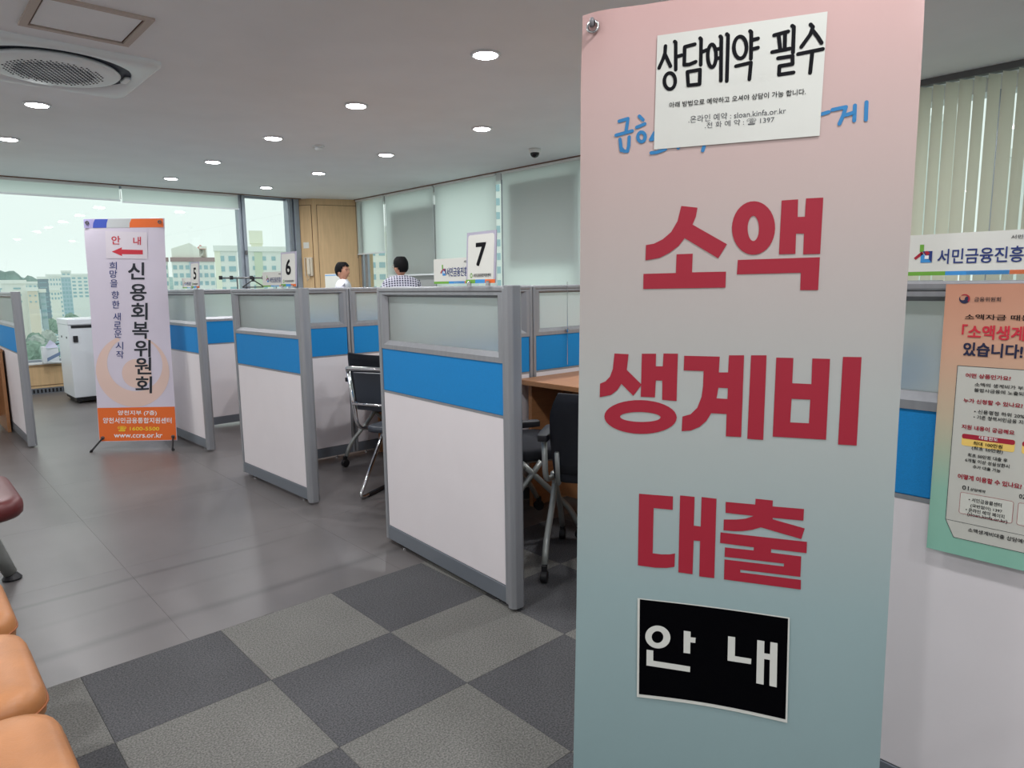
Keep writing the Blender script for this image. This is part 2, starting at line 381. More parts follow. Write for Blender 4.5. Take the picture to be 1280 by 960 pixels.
L2 = math.dist(pb, pc); L1 = math.dist(pa, pb)
on_face(pb, pc, .05, L2-.02, .1, H-.09, .006, 'panel_groove', M['wood_line'], col)
on_face(pb, pc, .056, L2-.026, .1, H-.098, .010, 'wood_panel', M['wood'], col)
on_face(pa, pb, .02, L1-.03, .1, H-.09, .006, 'panel_groove', M['wood_line'], col)
on_face(pa, pb, .026, L1-.036, .1, H-.098, .010, 'wood_panel', M['wood'], col)
# right wall with windows behind blinds
wr = struct(MB().box(XR, XR+.2, YB, 9.72, 0, 1.12).box(XR, XR+.2, YB, 9.72, 2.5, H).box(XR, XR+.2, YB, .3, 1.12, 2.5).build('wall_right', M['wall']))
w2 = struct(MB().box(XR, XR+.1, .3, 9.72, 1.12, 1.15).build('window_2', M['winframe']))
ys = [9.70, 8.9, 7.67, 6.36, 5.1, 3.85, 2.6, 1.35, .3]
for y in ys: MB().box(XR-.01, XR+.1, y-.03, y+.03, 1.15, 2.5).build('window_post', M['winframe'], w2)
for a, b in zip(ys[1:], ys): MB().box(XR+.05, XR+.056, a+.03, b-.03, 1.15, 2.5).build('window_pane', M['glass'], w2)
MB().box(XR-.02, XR+.02, 9.52, 9.60, 1.15, 2.5).build('window_post', M['winframe'], w2)

# ------------------------------------------------------------------ blinds
def roller(axis, a, b, z, label, pos, grp, name='roller_blind'):
    r = thing(name, label, 'blind', ((pos, (a+b)/2, z) if axis == 'y' else ((a+b)/2, pos, z)), 0, grp)
    h = (b-a)/2; top = H-z
    def bx(mb, u0, u1, t0, t1, z0, z1):
        return mb.box(t0, t1, u0, u1, z0, z1) if axis == 'y' else mb.box(u0, u1, t0, t1, z0, z1)
    bx(MB(), -h, h, -.001, .001, .012, top-.01).build('cloth', M['blind'], r)
    bx(MB(), -h-.006, h+.006, -.008, .008, -.006, .016).build('bottom_bar', M['acw'], r, bevel=.004)
    bx(MB(), -h, h, -.02, .02, top-.04, top).build('roller_tube', M['winwhite'], r, bevel=.012)
    MB().tube([((0, h+.02, top-.03) if axis == 'y' else (h+.012, 0, top-.03)), ((0, h+.02, -.05) if axis == 'y' else (h+.012, 0, .02))], .003, 6).build('pull_cord', M['railgrey'], r)
    return r
G1 = 'white roller blinds'
roller('y', 8.93, 9.70, 1.752, 'narrow white roller blind beside the wooden column, ending above an open strip of window', XR-.07, G1)
roller('y', 7.69, 8.87, 1.405, 'roller blind with a tall grey shadow, behind the man in the checked shirt', XR-.07, G1)
roller('y', 6.42, 7.655, 1.20, 'evenly bright roller blind without shadow, behind the number 7 sign', XR-.07, G1)
roller('y', 5.0, 6.30, 1.20, 'wide roller blind with a large dark shadow, beside the pink banner', XR-.07, G1)
roller('x', -.55, 2.425, 2.39, 'rolled-up pale blind over the left part of the big window', YF-.06, G1)
roller('x', 2.455, 3.945, 2.375, 'rolled-up pale blind over the right part of the big window', YF-.06, G1)
roller('y', 3.72, 4.94, 1.20, 'roller blind further right, hidden by the pink banner', XR-.07, G1)
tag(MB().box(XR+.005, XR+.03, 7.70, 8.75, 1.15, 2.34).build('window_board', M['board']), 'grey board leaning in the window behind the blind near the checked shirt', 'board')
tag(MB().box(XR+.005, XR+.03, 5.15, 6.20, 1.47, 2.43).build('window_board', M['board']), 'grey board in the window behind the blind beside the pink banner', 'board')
vb = thing('vertical_blind', 'cream vertical slat blind with bright gaps at upper right, behind the pink banner', 'blind', (5.385, 1.6, 1.0))
MB().box(-.03, .03, -1.1, 2.0, 1.545, 1.586).build('head_rail', M['railgrey'], vb)
sl = MB(); n = 6; vs = []
for k in range(n+1):
    u = -.0445+.089*k/n; vs.append((u, .006*math.cos(PI*(u/.0445)/2)))
for zz in (0, 1.54):
    for x, y in vs: sl.v.append((y, x, zz))
for k in range(n): sl.f.append((k, k+1, n+2+k, n+1+k))
sl0 = sl.build('slat', M['slat'], vb, smooth=True)
for k in range(38):
    o = sl0 if k == 0 else sl0.copy()
    if k: C.objects.link(o); o.parent = vb
    o.location = (0, -1.05+k*.079, 0); o.rotation_euler = (0, 0, math.radians(54+7*math.sin(k*1.9)))

# ------------------------------------------------------------------ ceiling fittings
lens = mat('lamp_lens', (255, 255, 255), .5, emit=(250, 252, 255), estr=34)
ring_m = mat('lamp_ring', (220, 222, 224), .4)
dl = thing('ceiling_downlight', '', 'ceiling light', (0,0,H))
MB().lathe((0,0,0), [(.088,0),(.09,-.006),(.075,-.012),(.070,-.004)], 32).build('ring', ring_m, dl, smooth=True)
MB().lathe((0,0,0), [(.069,-.004),(.066,-.013),(.04,-.017),(.001,-.018)], 32).build('lens', lens, dl)
def lamp_for(root, x, y):
    ld = bpy.data.lights.new('lamp_light', 'AREA'); ld.shape = 'DISK'; ld.size = .14; ld.energy = LAMP_W; ld.color = (.985, .985, 1)
    o = bpy.data.objects.new('lamp_light', ld); C.objects.link(o); o.location = (0,0,-.03); o.parent = root
LL = {(2.76,3.235):'downlight nearest the camera, largest, left of the pink banner', (2.76,4.72):'second downlight of the middle row, behind the largest one',
 (2.76,6.18):'downlight third along the middle row, left of the smoke detector', (2.76,7.70):'downlight fourth along the middle row, above the lilac banner side',
 (2.76,9.13):'smallest downlight of the middle row, closest to the big window', (3.97,4.72):'nearest downlight of the right row, just left of the dome camera',
 (3.97,6.24):'downlight of the right row just right of the smoke detector', (3.97,7.71):'downlight of the right row just below the smoke detector',
 (3.97,9.2):'farthest downlight of the right row, in front of the wooden column', (.988,6.135):'downlight below the round air conditioner vent',
 (.988,7.638):'downlight at the left edge, above the big window'}
first = True
for (x, y), lb in LL.items():
    if first: r = dl; r.location = (x,y,H); r['label'] = lb; r['group'] = 'round ceiling downlights'; first = False
    else: r = dup(dl, (x,y,H), 0, lb)
    
extra = [(x, y) for x in (-2.3, -.8, .988, 2.76, 3.97) for y in (-1.2, 1.75)] + [(-.8, .25), (.988, .25)] + [(3.97, 3.235), (-.8, 3.235), (-.8, 4.72), (-.8, 6.2), (-.8, 7.7), (-.8, 9.13), (.988, 3.0), (-2.3, 4.72), (-2.3, 7.7), (.988,9.13)]
roots = [o for o in C.objects if o.name.startswith('ceiling_downlight')]
for x, y in extra:
    roots.append(dup(dl, (x,y,H), 0, 'round downlight out of the picture, behind or beside the camera'))
for r in roots: lamp_for(r, 0, 0)

ac = thing('ceiling_air_conditioner', 'square white ceiling air conditioner with a round perforated grille', 'air conditioner', (.915, 5.03, H))
sq = []
R0 = .475; rc = .05
for cx, cy, a0 in ((R0-rc, R0-rc, 0), (-R0+rc, R0-rc, 90), (-R0+rc, -R0+rc, 180), (R0-rc, -R0+rc, 270)):
    for k in range(6): a = math.radians(a0+18*k); sq.append((cx+rc*math.cos(a), cy+rc*math.sin(a)))
mb = MB(); ringn = 96
inn = [(.40*math.cos(2*PI*k/ringn), .40*math.sin(2*PI*k/ringn)) for k in range(ringn)]
def sqpt(a, s):                             # square outline at angle a
    c, d = math.cos(a), math.sin(a); m_ = max(abs(c), abs(d)); e = s/m_
    rr = s*1.375; e = min(e, rr); return (c*e, d*e)
rings = []
for s_, z in ((.475, 0), (.475, -.022), (.455, -.034)):
    rings.append([(*sqpt(2*PI*k/ringn, s_), z) for k in range(ringn)])
rings.append([(.425*math.cos(2*PI*k/ringn), .425*math.sin(2*PI*k/ringn), -.030) for k in range(ringn)])
rings.append([(.405*math.cos(2*PI*k/ringn), .405*math.sin(2*PI*k/ringn), -.012) for k in range(ringn)])
vs = [v for r in rings for v in r]; fs = []
for i in range(len(rings)-1):
    for k in range(ringn): a = i*ringn+k; b = i*ringn+(k+1) % ringn; fs.append((a, b, b+ringn, a+ringn))
mb.add(vs, fs).build('panel', M['acw'], ac, smooth=True)
MB().lathe((0,0,0), [(.41,-.002),(.41,-.010)], 64).build('outlet', M['duct'], ac)
MB().lathe((0,0,0), [(.33,-.010),(.348,-.028),(.335,-.040),(.30,-.046),(0.001,-.048)], 64).build('disc', M['acw'], ac, smooth=True)
ho = MB()
for i in range(-9, 10):
    for j in range(-11, 12):
        x = i*.028 + (.014 if j % 2 else 0); y = j*.0245
        if math.hypot(x, y) < .255: ho.lathe((x, y, -.0496), [(.0088*(1 if math.hypot(x, y) < .21 else .6), 0), (.0088*(1 if math.hypot(x, y) < .21 else .6), .003)], 8)
h_ = ho.build('grille_hole', M['duct'], ac); h_['kind'] = 'stuff'
MB().box(.365, .40, -.06, .06, -.03, -.012).build('vane', M['acw'], ac, bevel=.006)
MB().box(-.06, .06, .365, .40, -.03, -.012).build('vane', M['acw'], ac, bevel=.006)
ha = thing('ceiling_hatch', 'square ceiling access hatch with a beige frame beside the air conditioner', 'hatch', (.91, 4.13, H))
MB().box(-.25,.25,-.25,-.215,-.012,0).box(-.25,.25,.215,.25,-.012,0).box(-.25,-.215,-.215,.215,-.012,0).box(.215,.25,-.215,.215,-.012,0).build('hatch_frame', mat('beige_frame', (190, 176, 166), .6), ha)
MB().box(-.205,.205,-.205,.205,-.005,0).build('hatch_panel', M['ceil'], ha)
MB().box(-.215,.215,-.215,.215,-.002,0).build('hatch_gap', M['wood_line'], ha)
sd = thing('smoke_detector', 'small white smoke detector between the downlights', 'smoke detector', (3.237, 6.26, H))
MB().lathe((0,0,0), [(.055,0),(.055,-.012),(.04,-.016)], 24).build('base', M['winwhite'], sd, smooth=True)
MB().lathe((0,0,0), [(.035,-.016),(.035,-.034),(.022,-.044)], 24).build('sensor', M['acw'], sd, smooth=True)
dc = thing('dome_camera', 'black glass dome camera with white ring near the pink banner', 'security camera', (4.97, 5.1, H))
MB().lathe((0,0,0), [(.06,0),(.06,-.03),(.05,-.038)], 24).build('housing', M['winwhite'], dc, smooth=True)
MB().lathe((0,0,0), [(.046,-.038),(.044,-.055),(.032,-.074),(.012,-.084),(.001,-.085)], 24).build('dome', mat('black_glass', (10,10,14), .08), dc, smooth=True)

# ------------------------------------------------------------------ partitions
PH = 1.25; T = .056
def panel(name_label, x, y, ang, L, endpost=False, win=True, grp='office partition panels', x0post=.022, x1post=.022):
    """local u along +x from 0..L, thickness T centred on y."""
    r = thing('partition_panel', name_label, 'partition', (x, y, 0), ang, grp)
    h = T/2
    MB().box(0, x0post, -h, h, .02, PH-.004).build('post', M['alu'], r, bevel=.006)
    MB().box(L-x1post, L, -h, h, .02, PH-.004).build('post', M['alu'], r, bevel=.006)
    a, b = x0post, L-x1post
    MB().box(a-.01, b+.01, -h, h, PH-.022, PH).build('top_rail', M['alu'], r, bevel=.006)
    MB().box(a, b, -h+.006, h-.006, .755, .765).box(a, b, -h+.003, h-.003, .965, .972).build('mid_rail', M['alu'], r)
    MB().box(a, b, -h+.004, h-.004, .022, .09).build('kick_plate', M['alu_d'], r, bevel=.002)
    MB().box(a+.003, b-.003, -h+.007, h-.007, .092, .755).build('white_board', M['white_board'], r, bevel=.002)
    MB().box(a+.003, b-.003, -h+.006, h-.006, .765, .965).build('fabric_board', M['blue'], r, bevel=.003)
    # window frame with bevelled reveal
    z0, z1, fw, rv = .972, PH-.022, .022, .026
    mb = MB()
    for sgn in (-1, 1):
        yo, yi = sgn*(h-.003), sgn*.006
        O = [(a, z0), (b, z0), (b, z1), (a, z1)]; I = [(a+fw, z0+fw*.6), (b-fw, z0+fw*.6), (b-fw, z1-fw*.5), (a+fw, z1-fw*.5)]
        K = [(a+fw+rv, z0+fw*.6+rv*.75), (b-fw-rv, z0+fw*.6+rv*.75), (b-fw-rv, z1-fw*.5-rv*.4), (a+fw+rv, z1-fw*.5-rv*.4)]
        vs = [(p[0], yo, p[1]) for p in O]+[(p[0], yo, p[1]) for p in I]+[(p[0], yi, p[1]) for p in K]
        fs = [(k, (k+1) % 4, 4+(k+1) % 4, 4+k) for k in range(4)]+[(4+k, 4+(k+1) % 4, 8+(k+1) % 4, 8+k) for k in range(4)]
        mb.add(vs, fs)
    mb.build('window_frame', M['alu'], r)
    MB().box(a+fw+.01, b-fw-.01, -.003, .003, z0+.02, z1-.012).build('frosted_pane', M['frost'], r)
    for u in (.10, L-.14):
        MB().lathe((u, 0, 0), [(.014, 0), (.014, .006), (.006, .008), (.006, .025)], 10).build('levelling_foot', M['chrome'], r)
    if endpost:
        MB().prism([(0+x, y_) for x, y_ in ((0, -h-.004), (0, h+.004), (-.022, h+.004), (-.034, h-.01), (-.034, -h+.01), (-.022, -h-.004))], .012, PH+.003).build('end_cap', M['alu'], r, bevel=.003)
    return r
def facing(p0, p1): return math.atan2(p1[1]-p0[1], p1[0]-p0[0])
def front(p0, p1, lab):
    # p0 = near end by the opening, p1 = far end; inset by half thickness to the right (+x)
    a = facing(p0, p1); L = math.dist(p0, p1)
    nx, ny = math.sin(a)*T/2, -math.cos(a)*T/2
    return panel(lab, p0[0]+nx+math.cos(a)*.034, p0[1]+ny+math.sin(a)*.034, a, L-.034, True)
front((1.684, 1.860), (1.738, 2.861), 'front partition panel under the number 7 sign, nearest in the aisle')
front((1.735, 3.658), (1.707, 4.616), 'front partition panel under the number 6 sign')
front((1.771, 5.47), (1.752, 6.46), 'front partition panel under the number 5 sign, partly behind the lilac banner')
front((1.69, .03), (1.69, 1.06), 'front partition panel at right with the loan poster taped to it')
def side(y, xs, labs):
    for (a, b), l in zip(xs, labs): panel(l, a, y, 0, b-a)
side(2.84, [(1.80, 2.715), (2.72, 3.60), (3.605, 4.5)], ['side partition behind panel 7, next to the aisle', 'side partition behind the desk edge, with a hanging cord, right of panel 7', 'far side partition of the bay right of panel 7'])
side(4.60, [(1.765, 2.545), (2.55, 3.45), (3.455, 4.4)], ['side partition right of panel 6, with a shadow of the chair', 'side partition behind the chrome chair, seen just left of panel 7', 'far side partition beyond the chrome chair bay'])
side(6.46, [(1.81, 2.62), (2.625, 3.5), (3.505, 4.4)], ['side partition seen between panel 5 and panel 6', 'side partition hidden behind panel 6', 'farthest side partition, behind panel 6 near the man in white'])
side(1.04, [(1.75, 2.65), (2.655, 3.55)], ['side partition hidden behind the pink banner, by the aisle', 'side partition hidden behind the pink banner, deeper in the bay'])
pl_ = panel('partition panel at the left edge, beside a wooden desk', .80, 6.70, PI/2, 1.30, True)
side(8.3, [(1.9, 2.8)], ['side partition hidden behind the lilac banner'])
tag(MB().tube([(2.99, 2.805, 1.27), (2.99, 2.805, 1.0), (2.99, 2.805, .78)], .0022, 6).lathe((2.99, 2.805, .985), [(.002,-.012),(.011,-.006),(.011,.006),(.002,.012)], 10).build('hanging_cord', M['chrome']), 'thin cord with a small knob hanging over the partition right of panel 7', 'cord')

# ------------------------------------------------------------------ desks
def desk(label, x0, x1, y0, y1, z=.735, grp='wooden counter desks'):
    r = thing('wooden_desk', label, 'desk', (x0, y0, 0), 0, grp); w_, d = x1-x0, y1-y0
    MB().box(0, w_, 0, d, z-.028, z).build('desk_top', M['desk'], r, bevel=.003)
    MB().box(.06, w_-.02, d-.055, d-.03, 0, z-.028).build('side_board', M['desk'], r)
    MB().box(.06, w_-.02, .03, .055, 0, z-.028).build('side_board', M['desk'], r)
    MB().box(.30, .32, .055, d-.055, .02, z-.028).build('front_board', M['desk'], r)
    return r
desk('wooden counter desk in the bay right of panel 7', 2.575, 3.4, 1.16, 2.80)
desk('wooden counter desk behind the chrome chair, left of panel 7', 2.66, 3.45, 2.9, 4.56)
desk('wooden counter desk hidden behind panel 6', 2.66, 3.45, 4.66, 6.42)
ld_ = thing('wooden_desk', 'wooden desk end at the left edge beside the partition', 'desk', (-.6, 7.57, 0), 0, 'wooden counter desks')
MB().box(0, 1.365, 0, .70, .722, .75).build('desk_top', M['desk'], ld_, bevel=.003)
MB().box(1.335, 1.36, .0, .68, 0, .722).build('side_board', M['desk'], ld_)
MB().box(.0, .025, .0, .68, 0, .722).build('side_board', M['desk'], ld_)
MB().box(.025, 1.335, .40, .42, .1, .722).build('back_board', M['desk'], ld_)

# ------------------------------------------------------------------ chairs
def bent(pts, n=5, r=.06):
    P = [Vector(p) for p in pts]; out = [P[0]]
    for i in range(1, len(P)-1):
        a = (P[i-1]-P[i]); b = (P[i+1]-P[i]); ra = min(r, a.length*.45, b.length*.45)
        A = P[i]+a.normalized()*ra; B = P[i]+b.normalized()*ra
        for k in range(n+1):
            t = k/n; out.append(A*(1-t)**2+P[i]*2*t*(1-t)+B*t*t)
    out.append(P[-1]); return out
def pad(name, m, par, cx, cy, cz, sx, sy, sz, crown=.3, bev=.02, tilt=0):
    mb = MB(); n = 8; vs = []; fs = []
    for k, zf in enumerate((0, 1)):
        for i in range(n+1):
            for j in range(n+1):
                u, v = i/n*2-1, j/n*2-1
                z = sz*(zf-.5)+(crown*sz*(1-u*u)*(1-v*v) if zf else 0)
                x, y = u*sx/2, v*sy/2
                q = max(0, abs(u)*abs(v)-.72)*.35; x *= 1-q; y *= 1-q
                vs.append((x, y, z))
    N = (n+1)**2
    for i in range(n):
        for j in range(n):
            a = i*(n+1)+j; fs.append((a, a+1, a+n+2, a+n+1)); b = a+N; fs.append((b, b+n+1, b+n+2, b+1))
    edge = [i*(n+1) for i in range(n+1)]+[n*(n+1)+j for j in range(1, n+1)]+[i*(n+1)+n for i in range(n-1, -1, -1)]+[j for j in range(n-1, 0, -1)]
    for k in range(len(edge)): a, b = edge[k], edge[(k+1) % len(edge)]; fs.append((a, b, b+N, a+N))
    R = Matrix.Rotation(tilt, 4, 'Y')
    vs = [R @ Vector(v) + Vector((cx, cy, cz)) for v in vs]
    return mb.add(vs, fs).build(name, m, par, smooth=True, bevel=bev, segs=3)
def office_chair():
    r = thing('office_chair', 'x', 'chair', (0,0,0), 0, 'black office chairs with grey tube legs')
    pad('seat', M['mesh'], r, .03, 0, .445, .46, .46, .06, .3, .018)
    # curved back
    mb = MB(); n, m_ = 10, 8; vs = []; fs = []
    for layer in (0, 1):
        for i in range(m_+1):
            for j in range(n+1):
                v = j/n*2-1; t = i/m_
                z = .46+t*.35; wd = .22+.015*math.sin(PI*t); x = -.20-.06*t*t-.03*(1-t)*0+.035*v*v - layer*.022
                vs.append((x, v*wd*(1-.12*max(0, t-.8)*5*abs(v)), z))
    N = (n+1)*(m_+1)
    for i in range(m_):
        for j in range(n): a = i*(n+1)+j; fs += [(a, a+1, a+n+2, a+n+1), (a+N, a+N+n+1, a+N+n+2, a+N+1)]
    for i in range(m_):
        a = i*(n+1); fs.append((a, a+n+1, a+n+1+N, a+N)); a += n; fs.append((a, a+N, a+n+1+N, a+n+1))
    for j in range(n): fs.append((j, j+N, j+1+N, j+1)); a = m_*(n+1)+j; fs.append((a, a+1, a+1+N, a+N))
    mb.add(vs, fs).build('backrest', M['mesh'], r, smooth=True)
    for s in (-1, 1):
        y = s*.25
        MB().tube(bent([(.24, y, .075), (.19, y, .17), (.06, y*.98, .30), (-.06, y*.98, .42)]), .014).build('leg', M['tube'], r, smooth=True)
        MB().tube(bent([(-.26, y, .075), (-.22, y, .16), (-.05, y*.98, .31), (.04, y*.98, .42)]), .014).build('leg', M['tube'], r, smooth=True)
        MB().tube(bent([(-.04, y*.98, .40), (-.17, y*1.04, .42), (-.17, y*1.06, .60)], r=.05), .013).build('arm_tube', M['tube'], r, smooth=True)
        pad('armrest', M['black'], r, -.10, y*1.06, .612, .24, .05, .028, .2, .01)
        for x in (.25, -.27):
            c = MB().lathe((x, y-.014, .028), [(.026, 0), (.028, .004), (.028, .024), (.026, .028)], 18, 'y')
            c.box(x-.012, x+.012, y-.011, y+.011, .03, .078)
            c.build('caster', M['black'], r, smooth=False, bevel=.002)
    MB().tube([(-.05, -.245, .405), (-.05, .245, .405)], .012).tube([(.16, -.2, .415), (-.2, -.2, .415), (-.235, -.2, .56)], .010).tube([(.16, .2, .415), (-.2, .2, .415), (-.235, .2, .56)], .010).build('seat_frame', M['tube'], r, smooth=True)
    return r
oc = office_chair(); oc.location = (2.33, 1.93, 0); oc.rotation_euler = (0,0,math.radians(35)); oc['label'] = 'black office chair just left of the pink banner, its back towards us'
dup(oc, (2.30, 2.53, 0), math.radians(-20), 'black office chair half hidden behind the end of panel 7')
dup(oc, (2.60, 4.08, 0), math.radians(5), 'black office chair tucked to the desk behind the chrome chair')
def chrome_chair():
    r = thing('chrome_chair', 'chrome sled-base chair with black back at the opening beside panel 7', 'chair', (2.25, 3.40, 0), math.radians(25))
    pad('seat', M['blackvinyl'], r, .04, 0, .43, .42, .42, .035, .3, .014)
    pad('backrest', M['blackvinyl'], r, -.215, 0, .665, .02, .42, .22, 0, .008, math.radians(-8))
    for s in (-1, 1):
        y = s*.235
        MB().tube(bent([(-.25, y, .80), (-.18, y, .44), (.0, y, .40), (.21, y, .40)], r=.06), .011, 12).build('back_frame', M['chrome'], r, smooth=True)
        MB().tube(bent([(.12, y, .405), (-.19, y*1.02, .014), (.26, y*1.02, .014)], r=.05), .011, 12).build('leg', M['chrome'], r, smooth=True)
        MB().tube([(-.10, y*1.02, .012), (.22, y*1.02, .012)], .014, 8).build('floor_glide', M['black'], r)
    MB().tube(bent([(-.25, -.235, .78), (-.255, -.235, .80), (-.285, 0, .803), (-.255, .235, .80), (-.25, .235, .78)], r=.04), .012, 12).build('back_rail', M['chrome'], r, smooth=True)
    MB().tube(bent([(-.215, -.235, .59), (-.245, 0, .595), (-.215, .235, .59)], r=.15), .010, 12).build('back_rail', M['chrome'], r, smooth=True)
    MB().tube([(.26, -.24, .014), (.26, .24, .014)], .011, 12).build('floor_bar', M['chrome'], r, smooth=True)
    return r
chrome_chair()

# waiting seats, near left corner
def rounded_pad(name, m, par, sx, sy, sz, cx, cy, cz, rad):
    out = []
    for qx, qy, a0 in ((1,1,0), (-1,1,90), (-1,-1,180), (1,-1,270)):
        for k in range(7):
            a = math.radians(a0+15*k); out.append((qx*(sx/2-rad)+rad*math.cos(a), qy*(sy/2-rad)+rad*math.sin(a)))
    vs = []; prof = [(.955, 0), (.99, .16), (1.0, .42), (.995, .66), (.96, .85), (.88, .95), (.7, .995), (.4, 1.02), (.12, 1.03)]
    for s_, h in prof: vs += [(cx+x*s_, cy+y*s_, cz+h*sz) for x, y in out]
    n = len(out); fs = [tuple(range(n))[::-1]]
    for i in range(len(prof)-1):
        for k in range(n): a = i*n+k; b = i*n+(k+1) % n; fs.append((a, b, b+n, a+n))
    fs.append(tuple(range((len(prof)-1)*n, len(prof)*n)))
    return MB().add(vs, fs).build(name, m, par, smooth=True)
def outline_tube(par, sx, sy, cx, cy, cz, rad, r, m, name):
    out = []
    for qx, qy, a0 in ((1,1,0), (-1,1,90), (-1,-1,180), (1,-1,270)):
        for k in range(7):
            a = math.radians(a0+15*k); out.append((cx+qx*(sx/2-rad)+rad*math.cos(a), cy+qy*(sy/2-rad)+rad*math.sin(a), cz))
    out += out[:2]
    return MB().tube(out, r, 6, cap=False).build(name, m, par, smooth=True)
bench = thing('waiting_bench', 'waiting bench with separate tan leather seats at the lower left corner', 'bench', (0, 1.83, 0))
for k, yc in enumerate((-.89, -.42, .02, .47, .93)):
    s_ = rounded_pad('seat_pad', M['tan'], bench, .48, .425, .085, -.06, yc, .345, .085)
    outline_tube(s_, .482, .427, -.06, yc, .345+.085*.42, .085, .0028, M['tanseam'], 'seam')
MB().box(-.12, -.04, -1.2, 1.25, .28, .34).build('beam', M['railgrey'], bench, bevel=.005)
for yc in (-.9, .7):
    MB().tube([(-.08, yc, .28), (-.08, yc, .05)], .03, 12).box(-.28, .10, yc-.03, yc+.03, 0, .03).build('leg', M['tube'], bench)
b2 = thing('maroon_bench', 'maroon leather seat on a slanted grey leg at the left edge', 'bench', (0, 3.6, 0))
rounded_pad('seat_pad', M['red'], b2, .62, .62, .085, .045, .02, .345, .11)
MB().tube([(.20, .0, .345), (.30, .03, .03)], .03, 16, radii=[.034, .027]).build('leg', M['tube'], b2, smooth=True)
MB().tube([(-.10, .02, .345), (-.2, .03, .0)], .03, 16, radii=[.034, .027]).build('leg', M['tube'], b2, smooth=True)
MB().lathe((.305, .03, 0), [(.036, 0), (.038, .008), (.032, .016), (.02, .03)], 20).build('foot', M['black'], b2)
MB().tube(bent([(.0, .28, .42), (.14, .30, .44), (.20, .24, .50), (.06, .2, .52)], r=.05), .006, 8).build('armrest_loop', M['chrome'], b2, smooth=True)

# white cabinet and tray by the window
cb = thing('white_cabinet', 'white steel cabinet on black castors by the big window, behind the lilac banner', 'cabinet', (1.50, 8.90, 0))
MB().box(0, .52, 0, .60, .07, .93).build('body', M['cabinet'], cb, bevel=.008)
MB().box(-.004, .524, -.01, .60, .88, .945).build('top', M['cabinet'], cb, bevel=.008)
MB().box(.03, .50, -.004, .0, .845, .875).build('slot', M['black'], cb)
MB().box(.04, .085, -.014, .0, .69, .76).build('door_handle', M['black'], cb, bevel=.003)
MB().box(-.004, .0, .10, .135, .73, .75).box(-.004, 0, .38, .415, .73, .75).build('key_lock', M['black'], cb)
MB().box(.02, .50, .02, .58, .03, .07).build('base', M['black'], cb)
MB().box(.10, .42, .06, .30, .945, .950).build('top_inlay', M['greyp'], cb)
for x, y in ((.06, .05), (.46, .05), (.06, .54), (.46, .54)):
    MB().lathe((x-.012, y, .026), [(.026, 0), (.026, .024)], 16, 'x').build('caster', M['black'], cb)
tr = thing('paper_tray', 'white box with a grey-blue flap on the window sill beside the cabinet', 'box', (1.42, 10.06, .385))
MB().box(-.02, .02, -.05, .06, 0, .20).box(.02, .16, .045, .06, 0, .17).box(.02, .16, -.05, .045, 0, .01).build('tray_body', M['cabinet'], tr)
MB().add([(.02, -.06, .02), (.16, -.06, .09), (.16, -.05, .13), (.02, -.05, .06)], [(0,1,2,3)]).build('flap', mat('flap_blue', (96, 118, 150), .5), tr)
tag(MB().add([(1.43, 10.09, .56), (1.58, 10.10, .56), (1.55, 10.11, .62), (1.50, 10.10, .66)], [(0,1,2,3)]).build('paper_sheet', mat('pale_lilac_paper', (206, 208, 232), .6)), 'pale lilac paper corner sticking up behind the white cabinet', 'paper')

# ------------------------------------------------------------------ column phone, note, monitor, garment rack
ph = thing('wall_phone', 'cream intercom handset on the wooden column', 'intercom', (4.905, 10.10, 1.42))
dd = Vector((pb[0]-pa[0], pb[1]-pa[1], 0)).normalized(); ang = math.atan2(dd.y, dd.x)
ph.location = (4.935, 10.03, 1.43); ph.rotation_euler = (0, 0, ang)
pw = mat('cream_plastic', (222, 212, 194), .45)
MB().box(-.01, .07, -.04, -.0, .0, .28).build('base', pw, ph, bevel=.006)
MB().box(.0, .05, -.075, -.04, .02, .27).build('handset', pw, ph, bevel=.012)
MB().box(-.075, -.065, -.02, -.0, .0, .28).box(-.075, -.01, -.02, -.0, .27, .28).build('holder', pw, ph)
MB().tube([(.02, -.05, .02), (.02, -.05, -.03), (-.02, -.04, -.07), (-.04, -.03, .0)], .004, 6).build('cord', pw, ph)
nt_ = tag(MB().box(-.05, .05, -.013, -.0095, 0, .09).build('wall_note', M['paper']), 'small white paper note on the wooden column above the intercom', 'note')
nt_.location = (4.93, 10.075, 1.85); nt_.rotation_euler = (0,0,ang)
mo = thing('document_board', 'white framed document board behind the man in the white shirt', 'board', (4.60, 8.65, .735))
MB().box(-.02, .02, -.22, .22, .32, .70).build('frame', M['greyp'], mo, bevel=.01)
MB().box(-.024, -.02, -.20, .20, .34, .675).build('sheet', M['paper'], mo)
MB().box(-.024, -.02, -.20, .20, .675, .685).build('blue_edge', M['skyblue'], mo)
MB().box(-.08, .10, -.12, .12, 0, .012).box(-.01, .02, -.03, .03, .012, .33).build('stand', M['alu_d'], mo)
desk('wooden desk under the document board', 4.40, 4.78, 8.3, 9.2, .735)
gr = thing('garment_rack', 'grey garment rail with black clips standing behind panels 5 and 6', 'rack', (3.53, 8.75, 0))
MB().tube([(-.42, 0, 1.385), (.47, 0, 1.385)], .011, 10).build('rail', M['railgrey'], gr)
for x in (-.20, .30): MB().tube([(x, 0, 1.385), (x, 0, .02)], .009, 8).box(x-.012, x+.012, -.2, .2, 0, .02).build('post', M['railgrey'], gr)
for x in (-.40, -.27, -.02, .14, .24): MB().box(x-.018, x+.018, -.018, .018, 1.365, 1.412).build('clip', M['black'], gr, bevel=.005)
MB().tube(bent([(-.14, 0, 1.27), (.0, 0, 1.36), (.14, 0, 1.27), (-.14, 0, 1.27)], r=.02), .007, 8).tube([(0, 0, 1.34), (0, 0, 1.40)], .02, 8).build('hanger', M['black'], gr)

